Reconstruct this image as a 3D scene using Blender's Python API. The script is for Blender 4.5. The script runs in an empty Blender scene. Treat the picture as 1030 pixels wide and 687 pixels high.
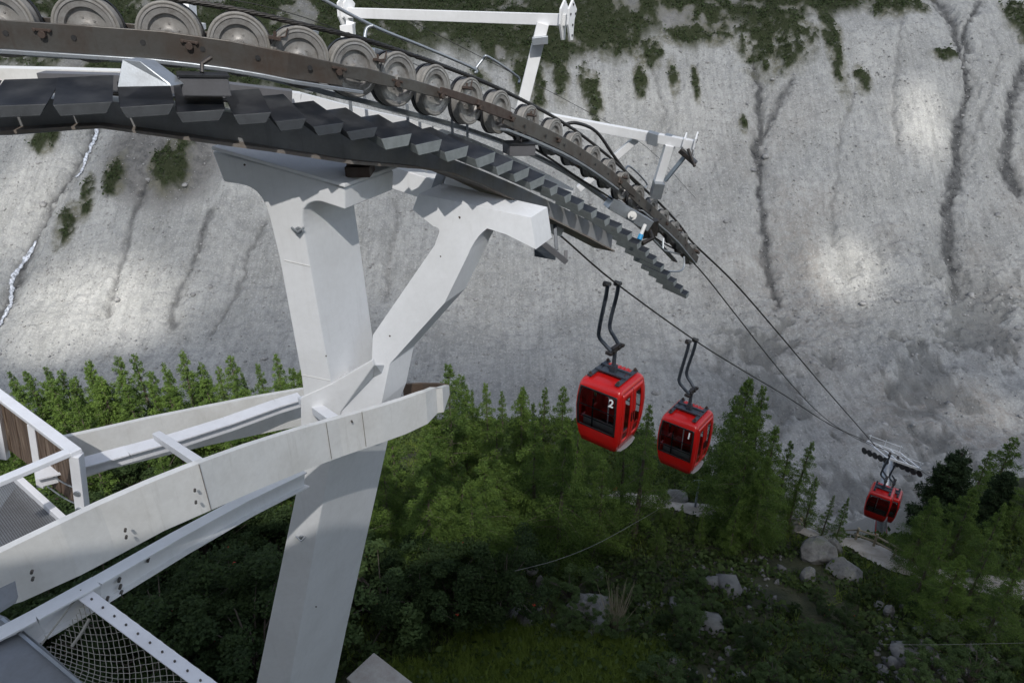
import bpy, bmesh, math, random
import numpy as np
from mathutils import Vector, Matrix, Quaternion
random.seed(7)
R = math.radians
F = 1030*24/36.0
PITCH = R(28.0)
CP, SP = math.cos(PITCH), math.sin(PITCH)
scene = bpy.context.scene
col = scene.collection
Z = Vector((0, 0, 1))

def ray(px, py):
    u = (px-515)/F; v = (py-343.5)/F
    return Vector((u, CP - v*SP, -SP - v*CP))
def P(px, py, d):
    return ray(px, py)*d

def lerp_tab(tab, x):
    if x <= tab[0][0]:
        a, b = tab[0], tab[1]
    elif x >= tab[-1][0]:
        a, b = tab[-2], tab[-1]
    else:
        for a, b in zip(tab, tab[1:]):
            if a[0] <= x <= b[0]: break
    t = (x-a[0])/(b[0]-a[0])
    return tuple(a[i]+(b[i]-a[i])*t for i in range(1, len(a)))

# ---------------------------------------------------------------- materials
def newmat(name):
    m = bpy.data.materials.new(name); m.use_nodes = True
    nt = m.node_tree; b = nt.nodes['Principled BSDF']
    return m, nt, b
def N(nt, t, **kw):
    n = nt.nodes.new(t)
    for k, v in kw.items():
        if k in ('operation', 'blend_type', 'data_type', 'attribute_name', 'feature', 'distance', 'noise_dimensions', 'wave_type', 'bands_direction', 'attribute_type', 'clamp'):
            setattr(n, k, v)
        else:
            n.inputs[k.replace('_', ' ')].default_value = v
    return n
def coords(nt, sc=(1, 1, 1), kind='Object'):
    tc = nt.nodes.new('ShaderNodeTexCoord')
    mp = nt.nodes.new('ShaderNodeMapping'); mp.inputs['Scale'].default_value = sc
    nt.links.new(tc.outputs[kind], mp.inputs['Vector'])
    return mp.outputs['Vector']
def noise(nt, vec, scale, detail=4, rough=.55):
    n = nt.nodes.new('ShaderNodeTexNoise'); n.inputs['Scale'].default_value = scale
    n.inputs['Detail'].default_value = detail; n.inputs['Roughness'].default_value = rough
    nt.links.new(vec, n.inputs['Vector']); return n.outputs['Fac']
def ramp(nt, fac, stops):
    r = nt.nodes.new('ShaderNodeValToRGB'); e = r.color_ramp.elements
    while len(e) < len(stops): e.new(.5)
    for el, (p, c) in zip(e, stops):
        el.position = p; el.color = (c, c, c, 1) if not hasattr(c, '__len__') else (*c[:3], 1)
    nt.links.new(fac, r.inputs['Fac']); return r.outputs['Color']
def mix(nt, fac, a, b, mode='MIX'):
    m = nt.nodes.new('ShaderNodeMix'); m.data_type = 'RGBA'; m.blend_type = mode
    for sock, v in ((m.inputs[0], fac), (m.inputs[6], a), (m.inputs[7], b)):
        if hasattr(v, 'is_linked') or hasattr(v, 'links'): nt.links.new(v, sock)
        elif isinstance(v, (int, float)): sock.default_value = v
        else: sock.default_value = (*v[:3], 1)
    return m.outputs[2]
def math_(nt, op, a, b=None, clamp=False):
    m = nt.nodes.new('ShaderNodeMath'); m.operation = op; m.use_clamp = clamp
    for i, v in enumerate((a, b)):
        if v is None: continue
        if isinstance(v, (int, float)): m.inputs[i].default_value = v
        else: nt.links.new(v, m.inputs[i])
    return m.outputs[0]
def bump(nt, b, h, strength=.3, dist=.01):
    n = nt.nodes.new('ShaderNodeBump'); n.inputs['Strength'].default_value = strength
    n.inputs['Distance'].default_value = dist
    nt.links.new(h, n.inputs['Height']); nt.links.new(n.outputs['Normal'], b.inputs['Normal'])
def attr(nt, name):
    a = nt.nodes.new('ShaderNodeAttribute'); a.attribute_name = name; return a.outputs['Fac']

def paint(name, base, dirt, amount=.5, rough=.45, metal=0., scale=3., chips=None, streak=True):
    """paint or metal with blotches of grime, run marks and a little grain"""
    m, nt, b = newmat(name)
    v = coords(nt)
    big = noise(nt, v, scale, 6, .65)
    c = mix(nt, ramp(nt, big, [(.42, 0), (.75, amount)]), base, dirt)
    if streak:
        v2 = coords(nt, (9, 9, .8)); s = noise(nt, v2, 1.6, 5, .7)
        c = mix(nt, ramp(nt, s, [(.56, 0), (.8, amount*.8)]), c, dirt)
    fine = noise(nt, v, scale*14, 3)
    c = mix(nt, ramp(nt, fine, [(.35, .0), (.8, .22*amount)]), c, [x*.6 for x in dirt])
    if chips:
        ch = noise(nt, v, 7, 8, .75)
        c = mix(nt, ramp(nt, ch, [(.66, 0), (.685, 1)]), c, chips)
    nt.links.new(c, b.inputs['Base Color'])
    nt.links.new(ramp(nt, big, [(.3, rough*.8), (.8, min(1, rough*1.4))]), b.inputs['Roughness'])
    b.inputs['Metallic'].default_value = metal
    bump(nt, b, fine, .15, .004)
    return m

M = {}
M['white'] = paint('white_paint', (.76, .77, .78), (.56, .56, .55), .45, .38, scale=1.1, chips=(.66, .66, .68))
M['white_worn'] = paint('worn_white_paint', (.74, .74, .72), (.42, .40, .36), .5, .5, scale=1.6, chips=None)
M['white_rail'] = paint('white_rail_paint', (.78, .79, .82), (.5, .5, .5), .3, .4, scale=5)
M['girder'] = paint('dark_grey_girder_paint', (.27, .275, .28), (.13, .13, .13), .7, .36, scale=2.)
M['flange'] = paint('cream_flange_paint', (.22, .20, .18), (.16, .10, .06), .7, .6, scale=4)
M['rust'] = paint('rusty_brown_steel', (.10, .097, .09), (.06, .038, .026), .95, .42, .35, 2.6, chips=None)
M['rust2'] = paint('red_rust_steel', (.075, .055, .045), (.06, .035, .025), .7, .6, .2, 9.)
M['galv'] = paint('galvanised_steel', (.36, .39, .42), (.2, .2, .2), .5, .38, .6, 6.)
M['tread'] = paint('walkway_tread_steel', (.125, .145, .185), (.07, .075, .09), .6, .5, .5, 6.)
M['treadshade'] = paint('shade_painted_tread_flank', (.035, .04, .045), (.02, .022, .024), .6, .6, .0, 8.)  # left flanks: shade from the wheel line put into the colour
M['treadlit'] = paint('sun_painted_tread_flank', (.20, .22, .22), (.10, .115, .115), .6, .55, .0, 8.)  # same flanks further right, lighter: sunlight put into the colour
M['rim'] = paint('sheave_alloy', (.38, .37, .355), (.17, .155, .14), .9, .42, .4, 12.)
M['tyre'] = paint('grey_tyre_liner', (.25, .24, .22), (.12, .11, .10), .6, .6, 0, 14.)
M['rubber'] = paint('black_rubber', (.02, .02, .021), (.05, .048, .045), .5, .55, 0, 14.)
M['rope'] = paint('steel_rope', (.035, .034, .033), (.09, .08, .07), .5, .45, .6, 30., streak=False)
M['hanger'] = paint('dark_blue_grey_steel', (.045, .055, .072), (.11, .12, .12), .4, .4, .2, 8.)
M['joint'] = paint('oily_black_steel', (.025, .024, .024), (.12, .09, .07), .5, .4, .4, 14.)
M['deck'] = paint('grey_steel_plate', (.20, .215, .235), (.12, .12, .12), .5, .5, .2, 3.)
M['deck2'] = paint('dull_steel_inside', (.13, .13, .14), (.08, .08, .08), .5, .6, .1, 3.)
M['wire'] = paint('dull_wire', (.20, .20, .19), (.12, .12, .11), .4, .6, .3, 20.)
M['cord'] = paint('grey_net_cord', (.36, .35, .31), (.3, .3, .27), .4, .8, 0, 20.)
M['concrete'] = paint('concrete', (.40, .38, .34), (.24, .2, .17), .8, .9, 0, 1.5)
M['pole'] = paint('galvanised_pole', (.30, .36, .42), (.25, .25, .25), .3, .45, .3, 5.)
M['fence'] = paint('weathered_rail_wood', (.30, .26, .18), (.14, .11, .07), .7, .8, 0, 3.)
M['black'] = paint('black_frame', (.012, .012, .013), (.04, .04, .04), .3, .35, 0, 12.)
M['bar'] = paint('black_bar', (.01, .01, .011), (.03, .03, .03), .3, .4, 0, 12.)
M['grey_gear'] = paint('grey_step_plate', (.32, .32, .32), (.3, .3, .3), .4, .5, .2, 12.)
M['seat'] = paint('dark_seat_shell', (.30, .30, .31), (.12, .12, .12), .3, .6, 0, 8.)

def red_mat():
    m, nt, b = newmat('red_cabin_paint')
    v = coords(nt); n = noise(nt, v, 2.5, 5)
    nt.links.new(mix(nt, n, (.60, .008, .008), (.42, .012, .010)), b.inputs['Base Color'])
    b.inputs['Roughness'].default_value = .28
    b.inputs['Coat Weight'].default_value = .25; b.inputs['Coat Roughness'].default_value = .12
    bump(nt, b, noise(nt, v, 9, 2), .04, .01)
    return m
M['red'] = red_mat()
M['redin'] = paint('red_interior_paint', (.55, .02, .02), (.16, .01, .01), .4, .5, 0, 4.)
def glass():
    m, nt, b = newmat('tinted_window_pane')
    t = nt.nodes.new('ShaderNodeBsdfTransparent'); t.inputs[0].default_value = (.92, .94, .94, 1)
    g = nt.nodes.new('ShaderNodeBsdfGlossy'); g.inputs['Roughness'].default_value = .03
    fr = nt.nodes.new('ShaderNodeFresnel'); fr.inputs[0].default_value = 1.5
    mx = nt.nodes.new('ShaderNodeMixShader'); nt.links.new(fr.outputs[0], mx.inputs[0])
    nt.links.new(t.outputs[0], mx.inputs[1]); nt.links.new(g.outputs[0], mx.inputs[2])
    nt.links.new(mx.outputs[0], nt.nodes['Material Output'].inputs['Surface'])
    return m
M['glass'] = glass()
def digit_mat():
    m, nt, b = newmat('white_digit_sticker'); b.inputs['Base Color'].default_value = (.85, .85, .85, 1); b.inputs['Roughness'].default_value = .5
    return m
M['digit'] = digit_mat()

def grating(name, c1, c2, sx, sy, ms=.08):
    m, nt, b = newmat(name)
    v = coords(nt, (sx, sy, 1), 'UV')
    w = nt.nodes.new('ShaderNodeTexBrick'); w.inputs['Scale'].default_value = 1
    w.inputs['Mortar Size'].default_value = ms; w.offset = .5
    w.inputs['Color1'].default_value = (*c1, 1); w.inputs['Color2'].default_value = (*[x*.85 for x in c1], 1); w.inputs['Mortar'].default_value = (*c2, 1)
    nt.links.new(v, w.inputs['Vector'])
    n = noise(nt, coords(nt), 4, 4)
    nt.links.new(mix(nt, ramp(nt, n, [(.4, 0), (.8, .5)]), w.outputs['Color'], (.12, .12, .12)), b.inputs['Base Color'])
    b.inputs['Roughness'].default_value = .45; b.inputs['Metallic'].default_value = .4
    bump(nt, b, w.outputs['Fac'], .6, -.01)
    return m
M['grate'] = grating('expanded_steel_grating', (.50, .52, .55), (.10, .10, .10), 30, 42)
M['treadtop'] = grating('perforated_tread_plate', (.12, .14, .19), (.01, .012, .016), 14, 17, .16)

def planks():
    m, nt, b = newmat('weathered_brown_boards')
    v = coords(nt, (14, 1, 14), 'UV')
    n = noise(nt, coords(nt, (26, 1.3, 1), 'UV'), 1.2, 6, .7)
    c = ramp(nt, n, [(.3, (.035, .022, .015)), (.5, (.12, .08, .055)), (.68, (.26, .20, .15)), (.8, (.40, .34, .28))])
    nt.links.new(c, b.inputs['Base Color']); b.inputs['Roughness'].default_value = .85
    bump(nt, b, n, .8, .02); return m
M['planks'] = planks()

def rock_mat(name, c1, c2, moss=0., scale=2.):
    m, nt, b = newmat(name)
    v = coords(nt); n = noise(nt, v, scale, 8, .65); n2 = noise(nt, v, scale*6, 5, .7)
    c = ramp(nt, n, [(.3, c1), (.62, c2), (.8, [min(1, x*1.25) for x in c2])])
    c = mix(nt, ramp(nt, n2, [(.45, 0), (.8, .5)]), c, [x*.5 for x in c1])
    if moss:
        geo = nt.nodes.new('ShaderNodeNewGeometry'); s = nt.nodes.new('ShaderNodeSeparateXYZ'); nt.links.new(geo.outputs['Normal'], s.inputs[0])
        f = math_(nt, 'MULTIPLY', ramp(nt, s.outputs['Z'], [(.6, 0), (.95, 1)]), ramp(nt, n, [(.45, 0), (.6, moss)]))
        c = mix(nt, f, c, (.05, .065, .02))
    nt.links.new(c, b.inputs['Base Color']); b.inputs['Roughness'].default_value = .9
    bump(nt, b, n2, .6, .05); return m
M['boulder'] = rock_mat('grey_granite', (.085, .085, .08), (.22, .215, .205), .6)
M['rubble'] = rock_mat('pale_rubble', (.08, .08, .075), (.21, .205, .20), .3, .8)
M['scree'] = rock_mat('scree_stone', (.17, .165, .16), (.36, .35, .33), 0, .5)

def leaf_mat(name, dark, light, trans=.35, tint=None):
    m, nt, b = newmat(name)
    oi = nt.nodes.new('ShaderNodeObjectInfo')
    a = attr(nt, 'tone')
    f = math_(nt, 'ADD', math_(nt, 'MULTIPLY', a, .75), math_(nt, 'MULTIPLY', oi.outputs['Random'], .25))
    c = mix(nt, f, dark, light)
    nt.links.new(c, b.inputs['Base Color']); b.inputs['Roughness'].default_value = .7
    b.inputs['Specular IOR Level'].default_value = .2
    t = nt.nodes.new('ShaderNodeBsdfTranslucent'); nt.links.new(c, t.inputs[0])
    mx = nt.nodes.new('ShaderNodeMixShader'); mx.inputs[0].default_value = trans
    nt.links.new(b.outputs[0], mx.inputs[1]); nt.links.new(t.outputs[0], mx.inputs[2])
    nt.links.new(mx.outputs[0], nt.nodes['Material Output'].inputs['Surface'])
    return m
M['larch'] = leaf_mat('larch_needles', (.022, .05, .014), (.15, .23, .045), .3)
M['pine'] = leaf_mat('pine_needles', (.014, .03, .012), (.04, .065, .026), .2)
M['rowan'] = leaf_mat('broad_leaves', (.016, .032, .010), (.05, .08, .024), .35)
M['birch'] = leaf_mat('pale_leaves', (.04, .07, .022), (.10, .15, .05), .35)
M['grass'] = leaf_mat('grass_blades', (.07, .115, .02), (.19, .25, .045), .3)
M['cover'] = leaf_mat('ground_cover_leaves', (.022, .042, .012), (.08, .115, .033), .3)
M['shrub'] = leaf_mat('alpine_shrub_leaves', (.022, .036, .014), (.06, .08, .03), .2)
M['bark'] = paint('grey_brown_bark', (.10, .08, .065), (.05, .04, .03), .7, .9, 0, 6.)
M['berry'] = paint('red_berries', (.45, .03, .01), (.3, .02, .01), .3, .5, 0, 6.)

# ---------------------------------------------------------------- objects
def tag(o, label=None, cat=None, group=None, kind=None):
    if label: o['label'] = label
    if cat: o['category'] = cat
    if group: o['group'] = group
    if kind: o['kind'] = kind
    return o
def thing(name, label, cat, loc=(0, 0, 0), group=None, mat3=None):
    o = bpy.data.objects.new(name, None); col.objects.link(o)
    if mat3 is not None: o.matrix_world = mat3
    else: o.location = loc
    o.empty_display_size = .2
    return tag(o, label, cat, group)
def link(name, bm, mats, parent=None, smooth=False, bevel=0, world=True, recalc=True):
    """bmesh -> one object; coordinates given in world space when world=True and the parent is moved"""
    if recalc: bmesh.ops.recalc_face_normals(bm, faces=bm.faces)
    me = bpy.data.meshes.new(name)
    if parent is not None and world:
        bm.transform(wmat(parent).inverted())
    bm.to_mesh(me); bm.free()
    if not isinstance(mats, (list, tuple)): mats = [mats]
    for m in mats: me.materials.append(m if not isinstance(m, str) else M[m])
    if smooth:
        for p in me.polygons: p.use_smooth = True
    o = bpy.data.objects.new(name, me); col.objects.link(o)
    if parent is not None: o.parent = parent
    if bevel:
        b = o.modifiers.new('edge', 'BEVEL'); b.width = bevel; b.segments = 2; b.limit_method = 'ANGLE'; b.angle_limit = R(35)
    return o
def wmat(o):
    m = o.matrix_basis.copy()
    while o.parent is not None:
        o = o.parent; m = o.matrix_basis @ m
    return m
def copy_tree(o, parent=None):
    c = o.copy(); col.objects.link(c)
    if parent is not None: c.parent = parent
    for ch in [x for x in o.children]:
        copy_tree(ch, c)
    return c

def box(bm, c, ax, ay, az):
    """box from centre and three half-vectors"""
    c = Vector(c); ax = Vector(ax); ay = Vector(ay); az = Vector(az)
    v = [bm.verts.new(c+ax*i+ay*j+az*k) for i in (-1, 1) for j in (-1, 1) for k in (-1, 1)]
    for f in ((0, 1, 3, 2), (4, 6, 7, 5), (0, 4, 5, 1), (2, 3, 7, 6), (0, 2, 6, 4), (1, 5, 7, 3)):
        bm.faces.new([v[i] for i in f])
def beam(bm, a, b, w, h, up=Z, ext=0):
    a = Vector(a); b = Vector(b); t = (b-a); L = t.length; t.normalize()
    s = t.cross(up).normalized(); u = s.cross(t).normalized()
    box(bm, (a+b)/2, t*(L/2+ext), s*w/2, u*h/2)
def tube(bm, pts, r, seg=8, caps=True):
    pts = [Vector(p) for p in pts]; n = len(pts)
    rs = r if hasattr(r, '__len__') else [r]*n
    rings = []; up = None
    for i, p in enumerate(pts):
        t = (pts[min(i+1, n-1)]-pts[max(i-1, 0)]).normalized()
        if up is None:
            up = Z if abs(t.z) < .9 else Vector((1, 0, 0))
        s = t.cross(up).normalized(); u = s.cross(t).normalized(); up = u
        rings.append([bm.verts.new(p+(s*math.cos(a)+u*math.sin(a))*rs[i]) for a in [2*math.pi*k/seg for k in range(seg)]])
    for a, b in zip(rings, rings[1:]):
        for k in range(seg):
            bm.faces.new((a[k], a[(k+1) % seg], b[(k+1) % seg], b[k]))
    if caps:
        bm.faces.new(rings[0]); bm.faces.new(rings[-1][::-1])
def prism(bm, pts, e, mat_side=0):
    """closed polygon pts extruded by e (constant vector or list of vectors)"""
    pts = [Vector(p) for p in pts]; n = len(pts)
    a = [bm.verts.new(p) for p in pts]
    b = [bm.verts.new(p+(e if isinstance(e, Vector) else e[i])) for i, p in enumerate(pts)]
    bm.faces.new(a); bm.faces.new(b[::-1])
    for i in range(n):
        f = bm.faces.new((a[i], b[i], b[(i+1) % n], a[(i+1) % n])); f.material_index = mat_side
def lathe(bm, prof, M4, seg=40):
    """profile (r, y) turned about local Y"""
    rings = []
    for r, y in prof:
        rings.append([bm.verts.new(M4 @ Vector((r*math.cos(a), y, r*math.sin(a)))) for a in [2*math.pi*k/seg for k in range(seg)]])
    for a, b in zip(rings, rings[1:]):
        for k in range(seg):
            bm.faces.new((a[k], a[(k+1) % seg], b[(k+1) % seg], b[k]))
def disc(bm, c, n, r, h, seg=12):
    n = Vector(n).normalized(); tube(bm, [Vector(c)-n*h/2, Vector(c)+n*h/2], r, seg)
def catmull(pts, k=8):
    pts = [Vector(p) for p in pts]; out = []
    P_ = [pts[0]*2-pts[1]]+pts+[pts[-1]*2-pts[-2]]
    for i in range(1, len(P_)-2):
        p0, p1, p2, p3 = P_[i-1:i+3]
        for j in range(k):
            t = j/k
            out.append(.5*((2*p1)+(p2-p0)*t+(2*p0-5*p1+4*p2-p3)*t*t+(3*p1-p0-3*p2+p3)*t**3))
    out.append(pts[-1]); return out
def mesh_np(name, verts, faces, mats, parent=None, attrs=None, smooth=False):
    """fast mesh from numpy arrays; faces (n,k) constant k"""
    me = bpy.data.meshes.new(name)
    nv, nf, k = len(verts), len(faces), faces.shape[1]
    me.vertices.add(nv); me.vertices.foreach_set('co', verts.astype(np.float32).ravel())
    me.loops.add(nf*k); me.loops.foreach_set('vertex_index', faces.astype(np.int32).ravel())
    me.polygons.add(nf); me.polygons.foreach_set('loop_start', np.arange(0, nf*k, k, dtype=np.int32))
    me.polygons.foreach_set('loop_total', np.full(nf, k, np.int32))
    if smooth: me.polygons.foreach_set('use_smooth', np.ones(nf, bool))
    me.update(calc_edges=True)
    for n, (a, dom) in (attrs or {}).items():
        at = me.attributes.new(n, 'FLOAT', dom); at.data.foreach_set('value', a.astype(np.float32))
    for m in (mats if isinstance(mats, (list, tuple)) else [mats]): me.materials.append(M[m] if isinstance(m, str) else m)
    o = bpy.data.objects.new(name, me); col.objects.link(o)
    if parent is not None: o.parent = parent
    return o
# ---------------------------------------------------------------- noise
_rng = np.random.default_rng(11)
_tab = _rng.random((256, 256))
def vnoise(x, y):
    xi = np.floor(x).astype(int); yi = np.floor(y).astype(int)
    fx = x-xi; fy = y-yi
    fx = fx*fx*fx*(fx*(fx*6-15)+10); fy = fy*fy*fy*(fy*(fy*6-15)+10)
    g = lambda i, j: _tab[(xi+i) & 255, (yi+j) & 255]
    return (g(0, 0)*(1-fx)+g(1, 0)*fx)*(1-fy)+(g(0, 1)*(1-fx)+g(1, 1)*fx)*fy
def fbm(x, y, o=5, g=.5, l=2.03):
    s = 0; a = 1; t = 0
    for i in range(o):
        s = s+a*vnoise(x+17.3*i, y+9.1*i); t += a; a *= g; x = x*l; y = y*l
    return s/t-.5
def sstep(a, b, x):
    t = np.clip((x-a)/(b-a), 0, 1); return t*t*(3-2*t)

# ---------------------------------------------------------------- terrain heights (camera is z = 0)
FLOOR = -118.
def edge_y(x):
    x = np.asarray(x, float)
    return 47-21.5*sstep(8, 16.5, x)+10*sstep(28, 36, x)
def near_h(x, y):
    x = np.asarray(x, float); y = np.asarray(y, float)
    e = edge_y(x)
    z = -15.5-.36*np.minimum(y, e)
    z = z+np.where(y < -4, (-4-y)*1.0, 0)
    z = z-np.maximum(y-e, 0)*1.15
    return z
def wall_h(x, y):
    x = np.asarray(x, float); y = np.asarray(y, float)
    foot = 214+7*np.sin(x*.021+1)+.05*x
    t = y-foot
    slope = .90
    top = 104+5*np.sin(x*.03)
    z = FLOOR+slope*24.*np.logaddexp(0, t/24.)
    # softened fan at the foot
    over = np.maximum(z-(FLOOR+top), 0)
    z = z-over*.42
    z = z+np.maximum(-t, 0)*.012
    return z
def H(x, y):
    return np.maximum(near_h(x, y), np.where(np.asarray(y) > 60, wall_h(x, y), -500))
def hit(px, py, dmin=12, dmax=800):
    r = ray(px, py); ds = np.arange(dmin, dmax, .1)
    z = r.z*ds-H(r.x*ds, r.y*ds)
    k = np.argmax(z < 0) if (z < 0).any() else len(ds)-1
    d = ds[k]; return Vector((r.x*d, r.y*d, r.z*d))
_wx = None
def hit_wall(px, py):
    r = ray(px, py); ds = np.arange(150, 900, .25)
    z = r.z*ds-wall_h(r.x*ds, r.y*ds)
    k = np.argmax(z < 0) if (z < 0).any() else len(ds)-1
    d = ds[k]; return np.array((r.x*d, r.y*d))

def seg_dist(X, Y, pts):
    """distance to a polyline in plan, on the slope (y is stretched by the slope length)"""
    best = np.full(X.shape, 1e9)
    for (ax, ay), (bx, by) in zip(pts, pts[1:]):
        vx, vy = bx-ax, by-ay; L = vx*vx+vy*vy
        t = np.clip(((X-ax)*vx+(Y-ay)*vy)/L, 0, 1)
        best = np.minimum(best, np.hypot(X-ax-t*vx, Y-ay-t*vy))
    return best

def grid_faces(nx, ny):
    i = np.arange(nx*ny).reshape(ny, nx)
    return np.stack([i[:-1, :-1], i[:-1, 1:], i[1:, 1:], i[1:, :-1]], -1).reshape(-1, 4)

# opposite moraine wall and valley floor
xs = np.arange(-330, 331, .62)
ys = np.concatenate([np.arange(70, 200, 2.), np.arange(200, 345, .36), np.arange(345, 440, 1.), np.arange(440, 1100, 7.)])
X, Y = np.meshgrid(xs, ys)
Zw = wall_h(X, Y)
onwall = sstep(200, 238, Y+22*fbm(X*.03, Y*.03, 4))
# warped coordinates so flutes and gullies wander
wx = X+6*fbm(X*.03, Y*.03, 3)+1.6*fbm(X*.2, Y*.12, 3)
diag = np.where(X < -60, 1, 0)*sstep(-60, -130, X)
wxd = wx-(Y-250)*.42*diag
Zw = Zw+onwall*(5.5*fbm(wxd*.04, Y*.012, 4)+2.2*fbm(wxd*.16, Y*.025, 4)+1.0*np.abs(fbm(wxd*.42, Y*.09, 4))-.3+2.6*fbm(X*.09+5, Y*.09, 5))
Zw = Zw+(1-onwall)*(5*fbm(X*.04, Y*.05, 5)+1.5*np.abs(fbm(X*.15, Y*.2, 4)))
Zw = Zw+.8*fbm(X*.6, Y*.6, 4)+(.8*np.abs(fbm(X*.28+3, Y*.22, 5))-.15)*(1+1.2*sstep(0, .25, fbm(X*.02, Y*.03, 3)))
GUL = [  # (polyline in the photograph, half width m, depth m, strength)
 ([(757, 60), (766, 95), (762, 140), (768, 200), (775, 260), (785, 305)], 1.1, 1.8, .9),
 ([(800, 78), (784, 100), (772, 122), (762, 140)], .9, 1.0, .6),
 ([(940, -8), (962, 28), (976, 80), (968, 120), (964, 160), (954, 205), (955, 250), (962, 290)], 1.7, 2.6, 1.),
 ([(985, 0), (972, 30), (975, 60)], 1.1, 1.5, .8),
 ([(1032, 60), (1018, 100), (1016, 150), (1024, 185)], 1.8, 2.5, .9),
 ([(1005, 55), (996, 90), (985, 130), (962, 160)], .8, 1., .3),
 ([(151, 189), (135, 214), (126, 246), (118, 283), (110, 316)], .8, 1.5, .55),
 ([(212, 214), (192, 263), (175, 295), (175, 324)], 1., 1.5, .6),
 ([(269, 218), (253, 250), (236, 295), (212, 332)], .6, 1.2, .45),
 ([(98, 124), (82, 150), (73, 172), (53, 199), (33, 242), (12, 283), (-4, 316)], 1.5, 2.6, .7),
 ([(350, 190), (342, 225), (330, 260)], .6, 1, .4),
 ([(400, 200), (392, 240), (388, 300)], .6, 1, .3),
 ([(860, 90), (848, 130), (842, 190), (838, 240)], .5, 1, .3),
 ([(590, 95), (600, 140), (590, 190), (596, 240)], .5, .8, .35),
 ([(655, 60), (668, 110), (660, 160)], .5, .8, .3),
 ([(905, 20), (900, 90), (905, 150)], .5, .8, .3),
]
gul = np.zeros_like(X)
for pl, w, dep, st in GUL:
    pts = [hit_wall(*p) for p in pl]
    D = seg_dist(X+4.5*fbm(X*.12, Y*.12, 4)+2.0*fbm(X*.6, Y*.5, 3), Y+2*fbm(X*.3, Y*.3, 3), pts)
    w = w*(1+1.4*fbm(X*.1+7, Y*.07, 3)+1.2*fbm(X*.5, Y*.5, 2)); w = np.maximum(w*1.25, .35); st = st*np.clip(1.25+2.*fbm(X*.15+2, Y*.1, 4), .3, 1)
    Zw = Zw-dep*np.exp(-(D/(w*2.2))**2)
    gul = np.maximum(gul, st*np.exp(-(D/w)**2))
# vegetation line and patches
vegline = [(-60, 60), (60, 78), (150, 132), (200, 122), (240, 100), (330, 88), (400, 66), (440, 50), (500, 54), (545, 68), (600, 58), (628, 66), (655, 34), (700, 42), (745, 22), (790, 30), (830, 12), (880, -4), (930, -12), (1100, -14)]
vl = np.array([hit_wall(*p) for p in vegline])
vy = np.interp(X, vl[:, 0], vl[:, 1])
veg = sstep(-5, 5, Y-vy+14*fbm(X*.12, Y*.05, 5))
patch = fbm(X*.055+3, Y*.06, 5)
patch2 = fbm(X*.2+9, Y*.2, 4)
cliff = veg.copy()
vegm = veg*sstep(-.08, .04, patch+.6*patch2+.12)
halo = veg*sstep(-.3, .0, patch+.6*patch2+.1)*.9
BL = [(118, 181, 10, 20), (175, 172, 15, 22), (190, 150, 10, 12), (90, 197, 6, 14), (68, 232, 9, 20), (88, 212, 6, 12), (598, 100, 7, 20), (588, 84, 6, 14), (644, 84, 6, 16),
      (700, 85, 3, 16), (868, 77, 8, 12), (948, 57, 12, 6), (677, 77, 5, 14), (564, 77, 8, 20), (542, 90, 6, 24), (523, 76, 8, 16), (780, 36, 32, 24), (748, 122, 4, 9), (622, 40, 22, 20),
      (1026, 20, 12, 16), (560, 60, 14, 12), (654, 52, 10, 14), (900, 6, 26, 9), (310, 110, 20, 14), (835, 25, 9, 30), (700, 35, 30, 9), (480, 78, 10, 10), (45, 140, 12, 12)]
for cx, cy, rx, ry in BL:
    c = hit_wall(cx, cy); a = hit_wall(cx+rx, cy); b = hit_wall(cx, cy-ry)
    q = ((X-c[0])/(a[0]-c[0]))**2+((Y-c[1])/(b[1]-c[1]+1e-6))**2
    vegm = np.maximum(vegm, sstep(1.25, .55, q+3.2*fbm(X*.35, Y*.3, 4))); halo = np.maximum(halo, sstep(2.6, .6, q+3.*fbm(X*.2, Y*.2, 4)))
Zw = Zw+vegm*(.8+1.4*np.abs(fbm(X*.8, Y*.8, 3)))
Zw = Zw+cliff*(1-vegm)*(4.5*np.abs(fbm(X*.1+5, Y*.16, 5))+1.5*np.abs(fbm(X*.35, Y*.5, 4)))
# craggy outcrop at the upper left
c = hit_wall(165, 160); oc = np.exp(-(((X-c[0])/28)**2+((Y-c[1])/22)**2))
Zw = Zw+oc*(7*np.abs(fbm(X*.09, Y*.11, 5))+2)
cliff = np.maximum(cliff*.8, sstep(.35, .7, oc))
# wet sand banks in the valley floor, right
rb = sstep(30, 90, X)*sstep(262, 200, Y+14*fbm(X*.03, Y*.03, 3))
Zw = Zw+rb*(9*fbm(X*.035+2, Y*.05, 5)+4.5*np.abs(fbm(X*.11, Y*.13, 5))+1.6*np.abs(fbm(X*.4, Y*.4, 4)))
wet = rb*sstep(.05, .12, fbm(X*.05+8, Y*.045+3, 5)+.35*fbm(X*.4, Y*.4, 3))*.8
WB = [(930, 392, 22, 12), (945, 380, 12, 20), (915, 372, 16, 10), (900, 340, 8, 6), (848, 490, 24, 26), (830, 470, 14, 16), (880, 440, 14, 5), (838, 440, 6, 10), (915, 415, 22, 6), (950, 440, 24, 4), (930, 470, 30, 6), (965, 395, 14, 14), (325, 372, 14, 30), (990, 350, 12, 8), (650, 440, 14, 14)]
for cx, cy, rx, ry in WB:
    c = hit_wall(cx, cy); a = hit_wall(cx+rx, cy); b = hit_wall(cx, cy-ry)
    q = ((X-c[0])/(a[0]-c[0]))**2+((Y-c[1])/(b[1]-c[1]+1e-6))**2
    wet = np.maximum(wet, sstep(1.2, .95, q+5.*fbm(X*.14, Y*.14, 5))*(.6+.8*np.abs(fbm(X*.3, Y*.3, 3))))
Zw = Zw-wet*1.2*(1+2*fbm(X*.3, Y*.3, 4))
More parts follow.
